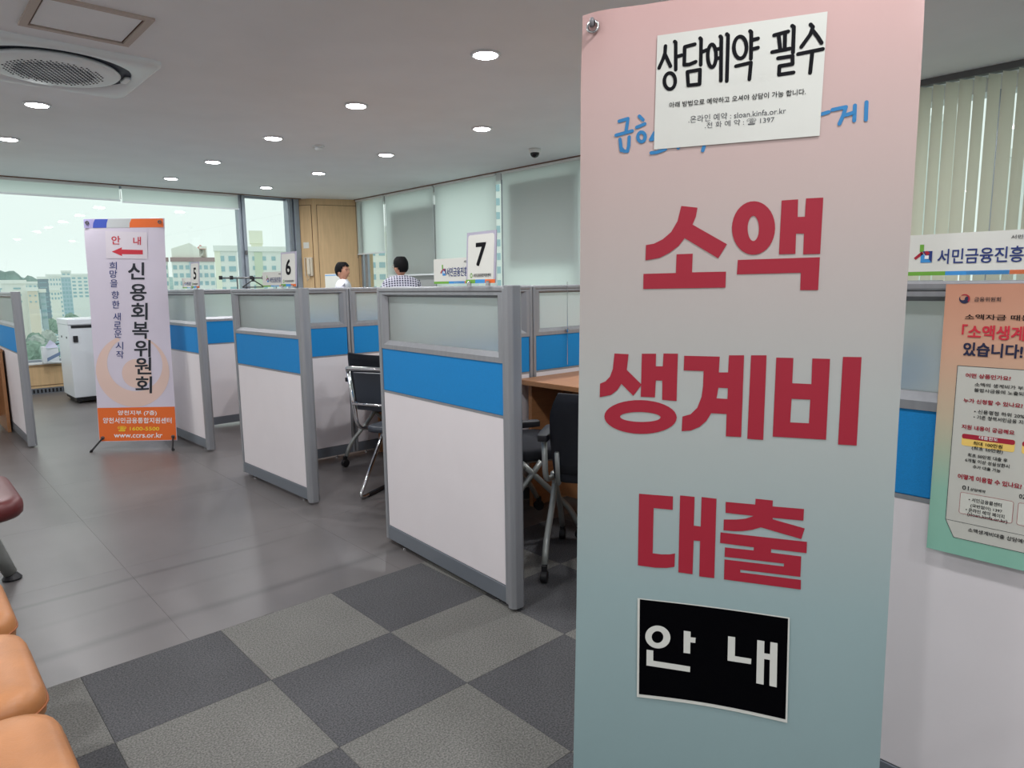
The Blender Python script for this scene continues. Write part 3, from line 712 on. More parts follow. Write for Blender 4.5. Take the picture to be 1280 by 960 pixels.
# ------------------------------------------------------------------ near banner
def stand_plane(TL, th, lean):
    d = Vector((math.cos(th), math.sin(th), 0)); a = Vector((math.sin(th), -math.cos(th), 0))
    up = Vector((0,0,math.cos(lean))) + a*math.sin(lean)
    return Plane(TL, -d, up, (TL[0]-d.x*.3, TL[1]-d.y*.3, 0)), a
pb1, back1 = stand_plane((1.092, .986, 1.787), math.radians(118.23), math.radians(2.455))
bn = thing('promotional_banner', 'tall pink and pale blue promotional banner with large crimson writing, nearest the camera', 'banner', pb1.base)
BW, BL = .605, 1.745
sheet_m = ramp_mat('banner_print', [(.05, (140, 166, 169)), (.62, (157, 180, 182)), (1.02, (184, 189, 186)), (1.42, (198, 179, 174)), (1.79, (208, 169, 165))], rough=.42)
def sheet(pl, W, L, name, m, par, wav=.0012, n1=24, n2=60, corner=True, t=.0006):
    vs = []; fs = []
    for lay in (0, 1):
        for i in range(n1+1):
            for j in range(n2+1):
                u, v = W*i/n1, -L*j/n2
                edge = min(u, W-u)/W
                off = -.004*math.exp(-edge*30)*(1+math.sin(v*9+u*3))/2
                if corner:
                    for cu in (0, W):
                        d = math.hypot(u-cu, v); off -= .012*math.exp(-d*d*120)*math.cos((u-cu)*50)
                dv = 0
                if j == 0: dv = -.002*math.sin(PI*u/W)
                du = (.004*math.sin(PI*-v/L)*(1 if i == 0 else -1)) if i in (0, n1) else 0
                vs.append(pl.P(u+du, v+dv*.6, min(off, -.0002)-lay*t))
    N = (n1+1)*(n2+1)
    for i in range(n1):
        for j in range(n2):
            a = i*(n2+1)+j; fs += [(a, a+1, a+n2+2, a+n2+1), (a+N, a+N+n2+1, a+N+n2+2, a+N+1)]
    return MB().add(vs, fs).build(name, m, par, smooth=True)
sheet(pb1, BW, BL, 'sheet', sheet_m, bn)
cA = lambda p: (740+p[0]/3.5556, 240+p[1]/3.5556)
cB = lambda p: (740+p[0]/3.5556, 430+p[1]/3.5556)
cC = lambda p: (780+p[0]/5.12, 600+p[1]/5.12)
cD = lambda p: (780+p[0]/5.6455, 740+p[1]/5.6455)
cE = lambda p: (750+p[0]/3.657, 10+p[1]/3.657)
def letter(polysets, conv, name='crimson_letter', m='crimson', off=.0010, pl=pb1, par=bn, label=None):
    q = Print(pl)
    for rings in polysets: q.polys(rings, conv=conv)
    return q.build(name, M[m], par, off, label)
letter([[[(397,62),(469,70),(462,110),(447,145),(600,232),(561,295),(412,205),(385,240),(345,270),(300,293),(238,304),(240,236),(275,230),(315,210),(352,178),(380,130)]],
        [[(376,277),(448,274),(445,357),(596,354),(593,425),(228,431),(229,364),(373,360)]]], cA)
letter([[ell(718,160,96,119,rot=.03), ell(717,162,25,56)], [[(843,38),(916,33),(914,111),(946,110),(951,29),(1028,25),(1014,275),(938,277),(942,185),(907,185),(904,275),(831,277)]],
        [[(648,302),(1013,290),(1005,436),(925,436),(928,359),(644,366)]]], cA)
letter([[[(100,42),(163,45),(155,115),(221,180),(184,230),(131,177),(112,205),(85,226),(35,236),(36,176),(60,166),(80,145),(93,110)]],
        [[(222,43),(285,43),(284,99),(315,99),(318,42),(382,43),(376,253),(312,248),(313,162),(284,162),(280,237),(217,234)]],
        [ell(216,324,161,75,rot=.02), ell(215,324,90,22,rot=.02)]], cB)
letter([[[(410,52),(568,56),(564,126),(605,126),(609,50),(676,50),(663,413),(595,410),(598,311),(530,307),(508,342),(478,368),(440,384),(399,387),(402,322),(438,312),(468,283),(487,235),(494,185),(496,120),(408,117)], [(562,194),(604,196),(602,244),(554,241)]],
        [[(707,50),(776,50),(761,426),(690,421)]]], cB)
letter([[[(819,60),(895,62),(890,174),(975,178),(979,64),(1058,66),(1040,425),(803,411)], [(887,243),(970,247),(964,352),(881,348)]],
        [[(1115,57),(1198,58),(1176,451),(1093,446)]]], cB)
letter([[[(97,87),(314,104),(312,190),(190,179),(184,468),(240,475),(290,475),(327,469),(323,555),(270,562),(200,560),(89,545)]],
        [[(359,98),(452,107),(447,291),(491,297),(497,108),(592,119),(578,627),(482,616),(487,390),(446,386),(439,602),(348,590)]]], cC)
letter([[[(842,119),(953,130),(951,168),(1152,185),(1148,259),(953,241),(951,250),(1157,309),(1134,377),(876,302),(820,318),(760,326),(700,326),(637,321),(639,252),(720,252),(780,246),(830,229),(650,209),(651,139),(840,156)]],
        [[(618,334),(1171,395),(1168,467),(942,441),(941,464),(1134,488),(1129,619),(744,573),(744,590),(1132,638),(1131,700),(640,635),(643,507),(1023,552),(1024,534),(644,490),(646,430),(830,450),(831,430),(615,402)]]], cC)
q = Print(pb1); nl = 0                       # blue brush handwriting, partly under the notice
for st in ([(88,518),(128,506),(126,525),(120,562)], [(74,582),(148,562)], [(92,600),(98,652)], [(134,590),(132,630),(126,655),(110,655),(96,640),(92,600)],
           [(180,495),(197,512)], [(168,546),(205,530)], ell(190,590,17,22,14)+[(207,590)], [(232,602),(250,570)], [(234,602),(262,596)], [(234,663),(262,660),(300,645)],
           [(357,634),(358,640)], [(476,632),(470,652)], [(1012,486),(1045,476)], [(1062,466),(1124,453),(1112,490),(1094,530)], [(1124,490),(1160,478)], [(1165,446),(1162,515)], [(1218,431),(1215,511)]):
    q.stroke(st, .0066, cE); nl += 1
    if nl in (4, 10, 12, 17): q.build('blue_handwriting', M['brushblue'], bn, .0010); q = Print(pb1)
# grommets, hooks, rear stand
for u, gv in ((.025, -.030), (BW-.02, -.012)):
    c = pb1.P(u, gv, .002)
    ro = [(c + pb1.r*.011*math.cos(a*PI/8) + pb1.up*.011*math.sin(a*PI/8)) for a in range(18)]
    MB().tube(ro, .0026, 8, cap=False).build('grommet', M['chrome'], bn, smooth=True)
    MB().tube(bent([pb1.P(u, gv, -.03), pb1.P(u, gv+.008, .0), pb1.P(u, gv+.012, .012), pb1.P(u, gv-.004, .013)], r=.012), .0045, 8).build('hook', mat('grey_hook', (120,120,124), .4), bn, smooth=True)
cpt = pb1.P(BW/2, -1.05, -.09)
for u, v in ((.02, -.03), (BW-.02, -.03), (.02, -BL+.03), (BW-.02, -BL+.03)):
    MB().tube([cpt, pb1.P(u, v, -.02)], .006, 8).build('stand_arm', M['railgrey'], bn)
MB().tube([cpt, Vector((back1.x*.35, back1.y*.35, .006))], .008, 8).build('stand_leg', M['railgrey'], bn)
for u in (.05, BW-.05):
    a = pb1.P(u, -BL+.05, -.02); MB().tube([a, Vector((a.x, a.y, .012))+(-back1)*.08], .006, 8).build('stand_foot', M['black'], bn)
# notice sheet
def quad_sheet(pl, pxs, name, label, cat, m, off, base, conv=None, bow=0):
    pts = [pl.uv(*(conv(p) if conv else p)) for p in pxs]
    n = 12; vs = []; fs = []
    for lay in (0, 1):
        for i in range(n+1):
            for j in range(2):
                t = i/n; a = pts[0], pts[1]; b = pts[3], pts[2]
                top = (a[0][0]*(1-t)+a[1][0]*t, a[0][1]*(1-t)+a[1][1]*t+bow*.35*math.sin(PI*t)); bot = (b[0][0]*(1-t)+b[1][0]*t, b[0][1]*(1-t)+b[1][1]*t+bow*math.sin(PI*t))
                u, v = top if j == 0 else bot
                vs.append(pl.P(u, v, off - lay*.0003))
    N = 2*(n+1)
    for i in range(n): a = 2*i; fs += [(a, a+1, a+3, a+2), (a+N, a+N+2, a+N+3, a+N+1)]
    for k in (0, N-2-N+0,): pass
    r = thing(name, label, cat, pl.base)
    MB().add(vs, fs).build('sheet', m, r)
    return r
nsheet = quad_sheet(pb1, [(263,128),(1040,18),(1003,585),(247,648)], 'paper_notice', 'white paper notice with black Korean heading stuck on top of the pink banner', 'notice', M['paper'], .0022, None, cE)
q = Print(pb1); SW = .0068
def sk(*pts, w=SW): q.stroke(list(pts), w, cE)
for st in ([(300,176),(298,208),(288,238),(271,276)], [(297,212),(310,240),(323,268)], [(342,156),(347,160),(347,284)], [(347,226),(374,218)],
           [(434,168),(388,180),(386,262),(410,260),(438,248)], [(458,140),(463,146),(461,262)], [(462,206),(488,194)], [(400,294),(458,284),(456,350),(404,356),(400,294)],
           [(530,192),(549,188)], [(530,234),(549,230)], [(550,132),(555,138),(553,334)], [(580,122),(586,128),(580,336)],
           [(686,108),(692,114),(690,234)], [(692,150),(722,142)], [(692,192),(722,184)], [(622,268),(690,252),(683,328)],
           [(796,127),(860,110)], [(816,122),(824,195)], [(846,116),(844,190)], [(787,204),(868,188)], [(878,84),(886,90),(882,206)],
           [(814,232),(880,222),(880,258),(820,268),(818,307),(884,297)], [(962,78),(973,90),(960,125),(920,180)], [(974,108),(995,135),(1012,162)], [(905,213),(1018,190)], [(970,204),(960,298)]):
    sk(*st)
for e in ((320,336,25,37), (512,221,19,52), (641,183,29,50)): sk(*(ell(*e, n=22)+[ell(*e, n=22)[0]]))
q.build('heading', M['ink'], nsheet, .0027)
q = Print(pb1)
q.text('아래 방법으로 예약하고 오셔야 상담이 가능 합니다.', cE((318,459)), cE((940,397)), cE((318,433)), .006)
q.build('text_line', M['ink'], nsheet, .0027)
q = Print(pb1)
q.text('.온라인 예약 : sloan.kinfa.or.kr', cE((405,528)), cE((850,486)), cE((405,496)))
q.text('.전 화 예 약 : ☎ 1397', cE((480,555)), cE((797,527)), cE((480,524)))
q.build('text_line', mat('grey_ink', (70, 72, 78), .6), nsheet, .0027)
q = Print(pb1); q.text('서민금융진흥원', cE((520,362)), cE((800,330)), cE((520,322))); q.build('show_through_print', mat('faint_print', (220, 221, 214), .7), nsheet, .0023)
bsheet = quad_sheet(pb1, [(97,40),(1170,178),(1152,920),(92,737)], 'black_sign', 'black paper sign with two white Korean syllables stuck low on the pink banner', 'sign', M['paper'], .0022, None, cD, .006)
def bowed(pl, pxs, conv, bow, n=12):
    pts = [pl.uv(*conv(p)) for p in pxs]; top = []; bot = []
    for i in range(n+1):
        t = i/n
        top.append((pts[0][0]*(1-t)+pts[1][0]*t, pts[0][1]*(1-t)+pts[1][1]*t+bow*.35*math.sin(PI*t)))
        bot.append((pts[3][0]*(1-t)+pts[2][0]*t, pts[3][1]*(1-t)+pts[2][1]*t+bow*math.sin(PI*t)))
    return top+bot[::-1]
q = Print(pb1); q.polys([bowed(pb1, [(113,48),(1158,184),(1139,894),(107,716)], cD, .006)], px=False); q.build('black_field', M['signblack'], bsheet, .0027)
q = Print(pb1); nl = 0
for rings in ([ell(240,313,89,80,rot=.25), ell(238,313,41,42)], [[(423,268),(471,275),(471,315),(506,318),(504,355),(469,350),(468,430),(421,424)]], [[(161,402),(208,408),(208,480),(468,521),(467,560),(160,513)]],
              [[(735,307),(785,314),(783,447),(899,466),(896,504),(731,479)]], [[(940,334),(991,342),(989,427),(1030,433),(1033,348),(1083,356),(1077,667),(1026,656),(1029,474),(989,467),(985,649),(933,638)]]):
    q.polys(rings, conv=cD); nl += 1
    if nl in (3, 5): q.build('white_letter', M['paper'], bsheet, .0032); q = Print(pb1)

# ------------------------------------------------------------------ lilac guide banner by the window
pb2, back2 = stand_plane((1.232, 6.268, 1.803), math.radians(139.39), math.radians(2.615))
b3 = thing('guide_banner', 'lilac-white upright banner with vertical black Korean writing in front of the big window', 'banner', pb2.base)
sheet(pb2, .613, 1.745, 'sheet', M['banner2'], b3, n1=12, n2=30)
W2, L2_ = .613, 1.745
def c4(p): return (80+p[0]/2.906, 250+p[1]/2.909)
q = Print(pb2); a = pb2.uv(*c4((122,757))); q.rect(.004, -L2_+.004, W2-.004, pb2.uv(*c4((125,758)))[1]+.004); q.build('orange_band', M['orange'], b3, .0008)
vt_, vb_ = -.004, -.070
q = Print(pb2); q.rect(.004, vb_, .08, vt_); q.build('lilac_stripe', M['lilac'], b3, .0008)
q = Print(pb2); q.polys([[(.07,vb_),(.075,vb_+.035),(.09,vt_),(.19,vt_),(.178,vb_+.035),(.174,vb_)]], px=False); q.build('blue_stripe', M['royal'], b3, .0009)
q = Print(pb2); q.polys([[(.174,vb_),(.178,vb_+.035),(.19,vt_),(.37,vt_),(.353,vb_+.035),(.35,vb_)]], px=False); q.build('grey_stripe', M['greyp'], b3, .0009)
q = Print(pb2); q.polys([[(.35,vb_),(.353,vb_+.035),(.37,vt_),(W2-.004,vt_),(W2-.004,vb_)]], px=False); q.build('orange_stripe', M['orange'], b3, .0009)
# crescent emblem
cu, cv = .30, -1.185; Ro = .285
outer = [(cu+Ro*math.cos(a), cv+Ro*math.sin(a)) for a in [math.radians(110+ (430-110)*k/60) for k in range(61)]]
inner = [(cu+.02+.215*math.cos(a), cv+.055+.215*math.sin(a)) for a in [math.radians(405-(405-118)*k/50) for k in range(51)]]
q = Print(pb2); q.polys([outer+inner], px=False); q.polys([ell(cu+.03, cv-.02, .115, .115)], px=False); q.build('crescent_emblem', M['peach'], b3, .0008)
q = Print(pb2)
cs = ['신','용','회','복','위','원','회']; P0 = [(262,258),(269,336),(273,405),(277,474),(284,540),(287,603),(289,672)]
for c, p in zip(cs, P0): q.text(c, c4((p[0]-29, p[1]+31)), c4((p[0]+31, p[1]+31)), c4((p[0]-29, p[1]-31)), .035)
q.build('black_writing', M['dark'], b3, .0013)
q = Print(pb2)
for c, p in zip('희망을향한새로운시작', [(178,239),(179,269),(181,303),(186,345),(188,380),(192,424),(194,456),(196,487),(201,530),(203,562)]):
    q.text(c, c4((p[0]-13, p[1]+14)), c4((p[0]+14, p[1]+14)), c4((p[0]-13, p[1]-14)), .012)
q.build('blue_writing', M['navy'], b3, .0013)
q = Print(pb2)
q.text('양천지부 (7층)', c4((196,785)), c4((337,785)), c4((196,765)), .025)
q.text('양천서민금융통합지원센터', c4((142,812)), c4((391,812)), c4((142,791)), .025)
q.text('www.ccrs.or.kr', c4((182,864)), c4((358,864)), c4((182,846)), .03)
q.build('white_writing', M['whitep'], b3, .0013)
q = Print(pb2); q.text('☎ 1600-5500', c4((195,841)), c4((346,841)), c4((195,822)), .02); q.build('yellow_writing', M['yellow'], b3, .0013)
for u, v in ((.03, -.03), (W2-.03, -.03), (.03, -L2_+.03), (W2-.03, -L2_+.03)):
    c = pb2.P(u, v, .003); MB().tube([(c + pb2.r*.011*math.cos(a*PI/6) + pb2.up*.011*math.sin(a*PI/6)) for a in range(14)], .004, 6, cap=False).build('grommet', M['railgrey'], b3)
for u, s in ((.03, -1), (W2-.03, 1)):
    a = pb2.P(u, -L2_+.03, .004); e = a + pb2.r*s*.035 - back2*.10; MB().tube([a, Vector((e.x, e.y, .014))], .007, 8).tube([Vector((e.x, e.y, .014)), Vector((e.x, e.y, 0.0))+pb2.r*s*.01], .011, 8).build('stand_foot', M['black'], b3)
cp2 = pb2.P(W2/2, -.95, -.07)
for u, v in ((.03, -.03), (W2-.03, -.03), (.03, -L2_+.03), (W2-.03, -L2_+.03)): MB().tube([cp2, pb2.P(u, v, -.01)], .005, 6).build('stand_arm', M['railgrey'], b3)
MB().tube([cp2, Vector((back2.x*.4, back2.y*.4, .006))], .007, 6).build('stand_leg', M['railgrey'], b3)
# taped direction notice
an = thing('arrow_notice', 'white paper with a red arrow, taped near the top of the lilac banner', 'notice', pb2.base)
pts = [pb2.uv(*c4(p)) for p in ((150,113),(302,118),(304,214),(154,212))]
q = Print(pb2); q.polys([pts], px=False); q.build('sheet', mat('thin_paper', (224, 216, 224), .6), an, .0020)
q = Print(pb2); q.text('안', c4((173,161)), c4((205,162)), c4((173,130)), .03); q.text('내', c4((252,164)), c4((280,164)), c4((252,134)), .03); q.build('red_writing', M['arrow'], an, .0027)
q = Print(pb2); q.polys([[(174,188),(211,172),(210,180),(287,182),(287,198),(211,197),(212,204)]], conv=c4); q.build('arrow', M['arrow'], an, .0027)

# ------------------------------------------------------------------ boards on top of the partitions
LOGO = {'green': [[(.0,.62),(.0,1.0),(.30,1.0),(.30,.62)]]}
def name_board(px, py, ang, W, Hh, label, grp):
    """local plane: u along board (left to right seen from the aisle)."""
    base = Vector((px, py, PH)); r = Vector((math.cos(ang), math.sin(ang), 0))
    pl = Plane(base, r, (0,0,1), base)
    t = thing('name_board', label, 'sign', base, 0, grp)
    z0 = .012
    vs = [pl.P(u, v, o) for o in (0, -.003) for u, v in ((0,z0),(W,z0),(W,Hh),(0,Hh))]
    MB().add(vs, [(0,1,2,3),(7,6,5,4),(0,4,5,1),(1,5,6,2),(2,6,7,3),(3,7,4,0)]).build('board', M['paper'], t)
    for k, c in enumerate(('green', 'skyblue', 'orange', 'orange')[:3]):
        q = Print(pl); q.rect(W*k/3, z0, W*(k+1)/3, z0+Hh*.085); q.build('colour_stripe', M[c], t, .0006)
    # emblem: folded green, red, blue and navy facets
    s_ = Hh*.36; ex, ey = W*.15, Hh*.40
    def E(name, poly, c, off=.0008):
        q = Print(pl); q.polys([[(ex+x*s_, ey+y*s_) for x, y in poly]], px=False); q.build(name, M[c], t, off)
    E('emblem_facet', [(.30,.65),(.52,.65),(.52,1.08),(.30,1.08)], 'green')
    E('emblem_facet', [(0,.30),(.10,.18),(.52,.52),(.42,.68)], 'crimson')
    E('emblem_facet', [(.38,0),(1.0,.0),(.38,.62)], 'skyblue')
    E('emblem_facet', [(1.0,0),(1.0,.68),(.46,.68),(.70,.34)], 'navy', .0010)
    E('emblem_facet', [(.56,.62),(.72,.40),(.88,.56),(.70,.70)], 'crimson', .0012)
    E('emblem_facet', [(.60,.22),(.82,.22),(.82,.42),(.60,.42)], 'whitep', .0014)
    q = Print(pl); q.textuv('서민금융진흥원', W*.285, Hh*.36, W*.80, Hh*.68, .02); q.build('board_writing', M['navy'], t, .0008)
    q = Print(pl); q.textuv('서민금융통합지원센터', W*.66, Hh*.82, W*.97, Hh*.90, .01); q.build('small_writing', M['dark'], t, .0008)
    MB().add([pl.P(u, v, o) for o in (.004, .001) for u, v in ((W*.45,-.045),(W*.95,-.045),(W*.95,.02),(W*.45,.02))], [(0,1,2,3),(7,6,5,4),(0,4,5,1),(1,5,6,2),(2,6,7,3),(3,7,4,0)]).build('acrylic_clip', M['acry'], t)
    return t
def number_board(px, py, ang, n, label, W=.185, Hh=.205, lean=-.05, grp='numbered counter signs'):
    base = Vector((px, py, PH)); r = Vector((math.cos(ang), math.sin(ang), 0)); nrm = r.cross(Vector((0,0,1)))
    pl = Plane(base, r, Vector((0,0,1))-nrm*lean*-1, base); pl.n = pl.r.cross(pl.up)
    t = thing('number_board', label, 'sign', base, 0, grp)
    vs = [pl.P(u, v, o) for o in (0, -.004) for u, v in ((0,.012),(W,.012),(W,Hh),(0,Hh))]
    MB().add(vs, [(0,1,2,3),(7,6,5,4),(0,4,5,1),(1,5,6,2),(2,6,7,3),(3,7,4,0)]).build('board', mat('lavender_border', (176, 172, 190), .5), t)
    q = Print(pl); rr = .012; b = .010
    out = []
    for cx, cy, a0 in ((W-b-rr, Hh-b-rr, 0), (b+rr, Hh-b-rr, 90), (b+rr, .02+rr*0, 180), (W-b-rr, .02, 270)):
        if a0 >= 180: out.append((b if a0 == 180 else W-b, .012)); continue
        out += [(cx+rr*math.cos(math.radians(a0+15*k)), cy+rr*math.sin(math.radians(a0+15*k))) for k in range(7)]
    q.polys([out], px=False); q.build('face', M['paper'], t, .0005)
    q = Print(pl); q.textuv(n, W*.33, Hh*.37, W*.68, Hh*.80, .05); q.build('number', M['ink'], t, .0010)
    q = Print(pl); q.textuv('서민금융통합지원센터', W*.26, Hh*.17, W*.86, Hh*.235, .015); q.build('small_writing', M['dark'], t, .0010)
    q = Print(pl); q.polys([ell(W*.19, Hh*.20, .008, .010, 14), ell(W*.19, Hh*.20, .004, .006, 14)], px=False); q.build('small_emblem', M['green'], t, .0010)
    for k, c in enumerate(('green', 'skyblue', 'orange')):
        q = Print(pl); q.rect(W*k/3, .012, W*(k+1)/3, .026); q.build('colour_stripe', M[c], t, .0010)
    for u in (.03, W-.035): MB().lathe(pl.P(u, .010, .006), [(.009, -.008), (.009, .006), (.006, .010)], 10).build('clip', M['chrome'], t)
    return t
a7 = math.atan2(-(2.861-1.86), -(1.738-1.684))
name_board(1.744, 2.405, a7, .335, .114, 'name board with blue writing half behind the nearest number sign', 'counter name boards')
number_board(1.700, 2.135, a7, '7', 'nearest and largest counter number sign, reading seven, left of the pink banner')
a6 = math.atan2(-(4.616-3.658), 1.735-1.707)
name_board(1.750, 4.19, a6, .33, .10, 'small name board with blue writing beside the middle number sign', 'counter name boards')
number_board(1.722, 3.87, a6, '6', 'middle counter number sign, reading six, in front of the narrow window')
name_board(1.795, 5.86, -PI/2, .33, .09, 'farthest name board, beside the number sign nearest the lilac banner', 'counter name boards')
number_board(1.768, 5.575, -PI/2, '5', 'farthest counter number sign, reading five, just right of the lilac banner')
name_board(1.700, .60, -PI/2, .345, .10, 'large name board with bold blue writing above the poster, right of the pink banner', 'counter name boards')

# ------------------------------------------------------------------ poster on panel 8
pp = Plane((1.6805, .476, 1.243), (0,-1,0), (0,0,1), (1.6805, .476, .66))
po = thing('loan_poster', 'peach to mint poster full of Korean text taped to the partition at right', 'poster', pp.base)
PWd, PHt = .42, .585
pm = ramp_mat('poster_print', [(.0, (140, 192, 172)), (.14, (146, 190, 170)), (.30, (196, 180, 154)), (.46, (210, 162, 136)), (.585, (200, 142, 116))], rough=.38)
vs = [pp.P(u, v, o) for o in (0, -.0004) for u, v in ((0,-.585),(PWd,-.585),(PWd,0),(0,0))]
MB().add(vs, [(0,1,2,3),(7,6,5,4),(0,4,5,1),(1,5,6,2),(2,6,7,3),(3,7,4,0)]).build('sheet', pm, po)
c6 = lambda p: (1180+p[0]/8.73, 350+p[1]/8.727)
c7 = lambda p: (1180+p[0]/8.73, 450+p[1]/8.727)
c8 = lambda p: (1160+p[0]/6.4, 560+p[1]/6.4)
u0, v0 = pp.uv(*c7((150,60))); u0b, v0b = pp.uv(*c8((155,570))); u1b, v1b = pp.uv(*c8((205,712)))
def outline(name, polyuv, m_in, m_line, off, lw=.0012, par=po, pl=pp):
    q = Print(pl); q.polys([polyuv], px=False); q.build(name, m_in, par, off)
    q = Print(pl); q.stroke(polyuv+[polyuv[0]], lw, px=False); q.build(name+'_line', m_line, par, off+.0002)
card = mat('pale_card', (200, 199, 190), .5)
outline('info_card', [(u0,v0),(PWd-u0,v0),(PWd-u0,v0b),(PWd-u1b,v1b),(u1b,v1b),(u0,v0b)], card, M['dark'], .0004, .0010)
q = Print(pp); q.stroke([(u0,v0b),(PWd-u0,v0b)], .0008, px=False); q.build('card_rule', M['dark'], po, .0007)
def ptext(lines, m, name, bold=.02, off=.0009):
    for s_, conv, x0, y0, x1, y1, h in lines:
        q = Print(pp)
        a = pp.uv(*conv((x0, y0))); b = pp.uv(*conv((x1, y1))); c = pp.uv(*conv((x0, y0-h)))
        q.textuv(s_, a[0], a[1], b[0], a[1]+(c[1]-a[1]), bold)
        q.build(name, m, po, off)
ptext([('금융위원회', c6, 330, 235, 620, 233, 50)], M['dark'], 'office_name', .005)
q = Print(pp); uc, vc = pp.uv(*c6((226,205))); R_ = .0098
q.polys([[(uc+R_*math.cos(a), vc+R_*math.sin(a)) for a in [math.radians(150+210*k/24) for k in range(25)]]+[(uc+.5*R_+.5*R_*math.cos(a), vc+.5*R_*math.sin(a)) for a in [math.radians(180*k/10) for k in range(11)]]+[(uc-.35*R_+.5*R_*math.cos(a)*.9, vc+.5*R_*math.sin(a)*.6) for a in [math.radians(-180+ -180*k/10+180) for k in range(1,10)]]], px=False)
q.build('round_emblem_lower', M['deepnavy'], po, .0009)
q = Print(pp); q.polys([[(uc+R_*math.cos(a), vc+R_*math.sin(a)) for a in [math.radians(-40+170*k/20) for k in range(21)]]+[(uc-.1*R_+R_*.82*math.cos(a), vc-.0+R_*.78*math.sin(a)) for a in [math.radians(130-165*k/20) for k in range(21)]]], px=False)
q.build('round_emblem_upper', M['crimson'], po, .0010)
ptext([('소액자금 때문에 불법사금융', c6, 228, 430, 1800, 440, 60)], M['ink'], 'lead_writing', .03)
ptext([('「소액생계비대출」이', c6, 190, 640, 1790, 650, 158)], M['arrow'], 'red_heading', .045)
ptext([('있습니다! 알아보세요', c6, 205, 825, 1800, 835, 150)], M['deepnavy'], 'navy_heading', .05)
ptext([('어떤 상품인가요?', c7, 236, 190, 730, 215, 50), ('누가 신청할 수 있나요?', c7, 212, 462, 860, 515, 50), ('지원 내용이 궁금해요', c7, 192, 748, 770, 805, 50),
       ('어떻게 이용할 수 있나요?', c8, 238, 243, 750, 325, 42)], M['crimson'], 'red_question', .045)
ptext([('소액의 생계비가 부족한 저신용자분들이', c7, 335, 285, 1500, 330, 42), ('불법사금융에 노출되지 않도록 지원합니다', c7, 330, 345, 1500, 390, 42), ('• 신용평점 하위 20% 이하이며', c7, 330, 580, 1150, 620, 44),
       ('• 기존 정책서민금융 지원이 어려운 분', c7, 322, 640, 1250, 690, 44)], M['ink'], 'body_writing', .012)
ptext([('최초 50만원 대출 후', c8, 318, 68, 636, 108, 30), ('6개월 이상 성실상환시', c8, 298, 108, 652, 158, 30), ('추가 대출 가능', c8, 358, 162, 580, 192, 28),
       ('01', c8, 274, 330, 326, 336, 34), ('상담예약', c8, 338, 340, 460, 358, 24), ('• 서민금융콜센터', c8, 326, 425, 590, 465, 32), ('(국번없이) 1397', c8, 340, 475, 595, 508, 32),
       ('• 온라인 예약 페이지', c8, 302, 505, 612, 558, 32), ('(sloan.kinfa.or.kr)', c8, 315, 545, 634, 605, 34), ('소액생계비대출 상담예약은 신분증 지참 후 방문', c8, 320, 668, 1300, 800, 34), ('02', c8, 728, 400, 780, 410, 34)], M['ink'], 'body_writing', .015)
# table and boxes
def rr_uv(a, b, r_=.004):
    x0, x1 = sorted((a[0], b[0])); y0, y1 = sorted((a[1], b[1])); o = []
    for cx, cy, a0 in ((x1-r_, y1-r_, 0), (x0+r_, y1-r_, 90), (x0+r_, y0+r_, 180), (x1-r_, y0+r_, 270)):
        o += [(cx+r_*math.cos(math.radians(a0+22.5*k)), cy+r_*math.sin(math.radians(a0+22.5*k))) for k in range(5)]
    return o
ta = pp.uv(*c7((200,800))); tb = pp.uv(*c8((688,58))); tm = pp.uv(*c7((198,852)))
for s_ in (0, 1):
    du = s_*(tb[0]-ta[0]+.012)
    q = Print(pp); q.polys([rr_uv((ta[0]+du, ta[1]), (tb[0]+du, tb[1]+.006))], px=False); q.build('yellow_cell', mat('cell_yellow', (244, 206, 110), .6), po, .0008)
    q = Print(pp); q.polys([rr_uv((ta[0]+du, ta[1]), (tb[0]+du, tm[1]))], px=False); q.build('red_cell', M['crimson'], po, .0010)
ptext([('대출한도', c7, 384, 862, 590, 880, 36)], M['whitep'], 'cell_heading', .02, .0013)
ptext([('최대 100만원', c7, 320, 925, 640, 955, 42), ('(최초 50만원)', c8, 350, 15, 600, 38, 34)], M['ink'], 'cell_writing', .02, .0013)
ba, bb = pp.uv(*c8((262,350))), pp.uv(*c8((668,640)))
for s_ in (0, 1):
    du = s_*(bb[0]-ba[0]+.008); outline('step_box', rr_uv((ba[0]+du, ba[1]), (bb[0]+du, bb[1]+.010)), mat('box_cream', (212, 212, 202), .5), M['crimson'], .0008, .0007)
    
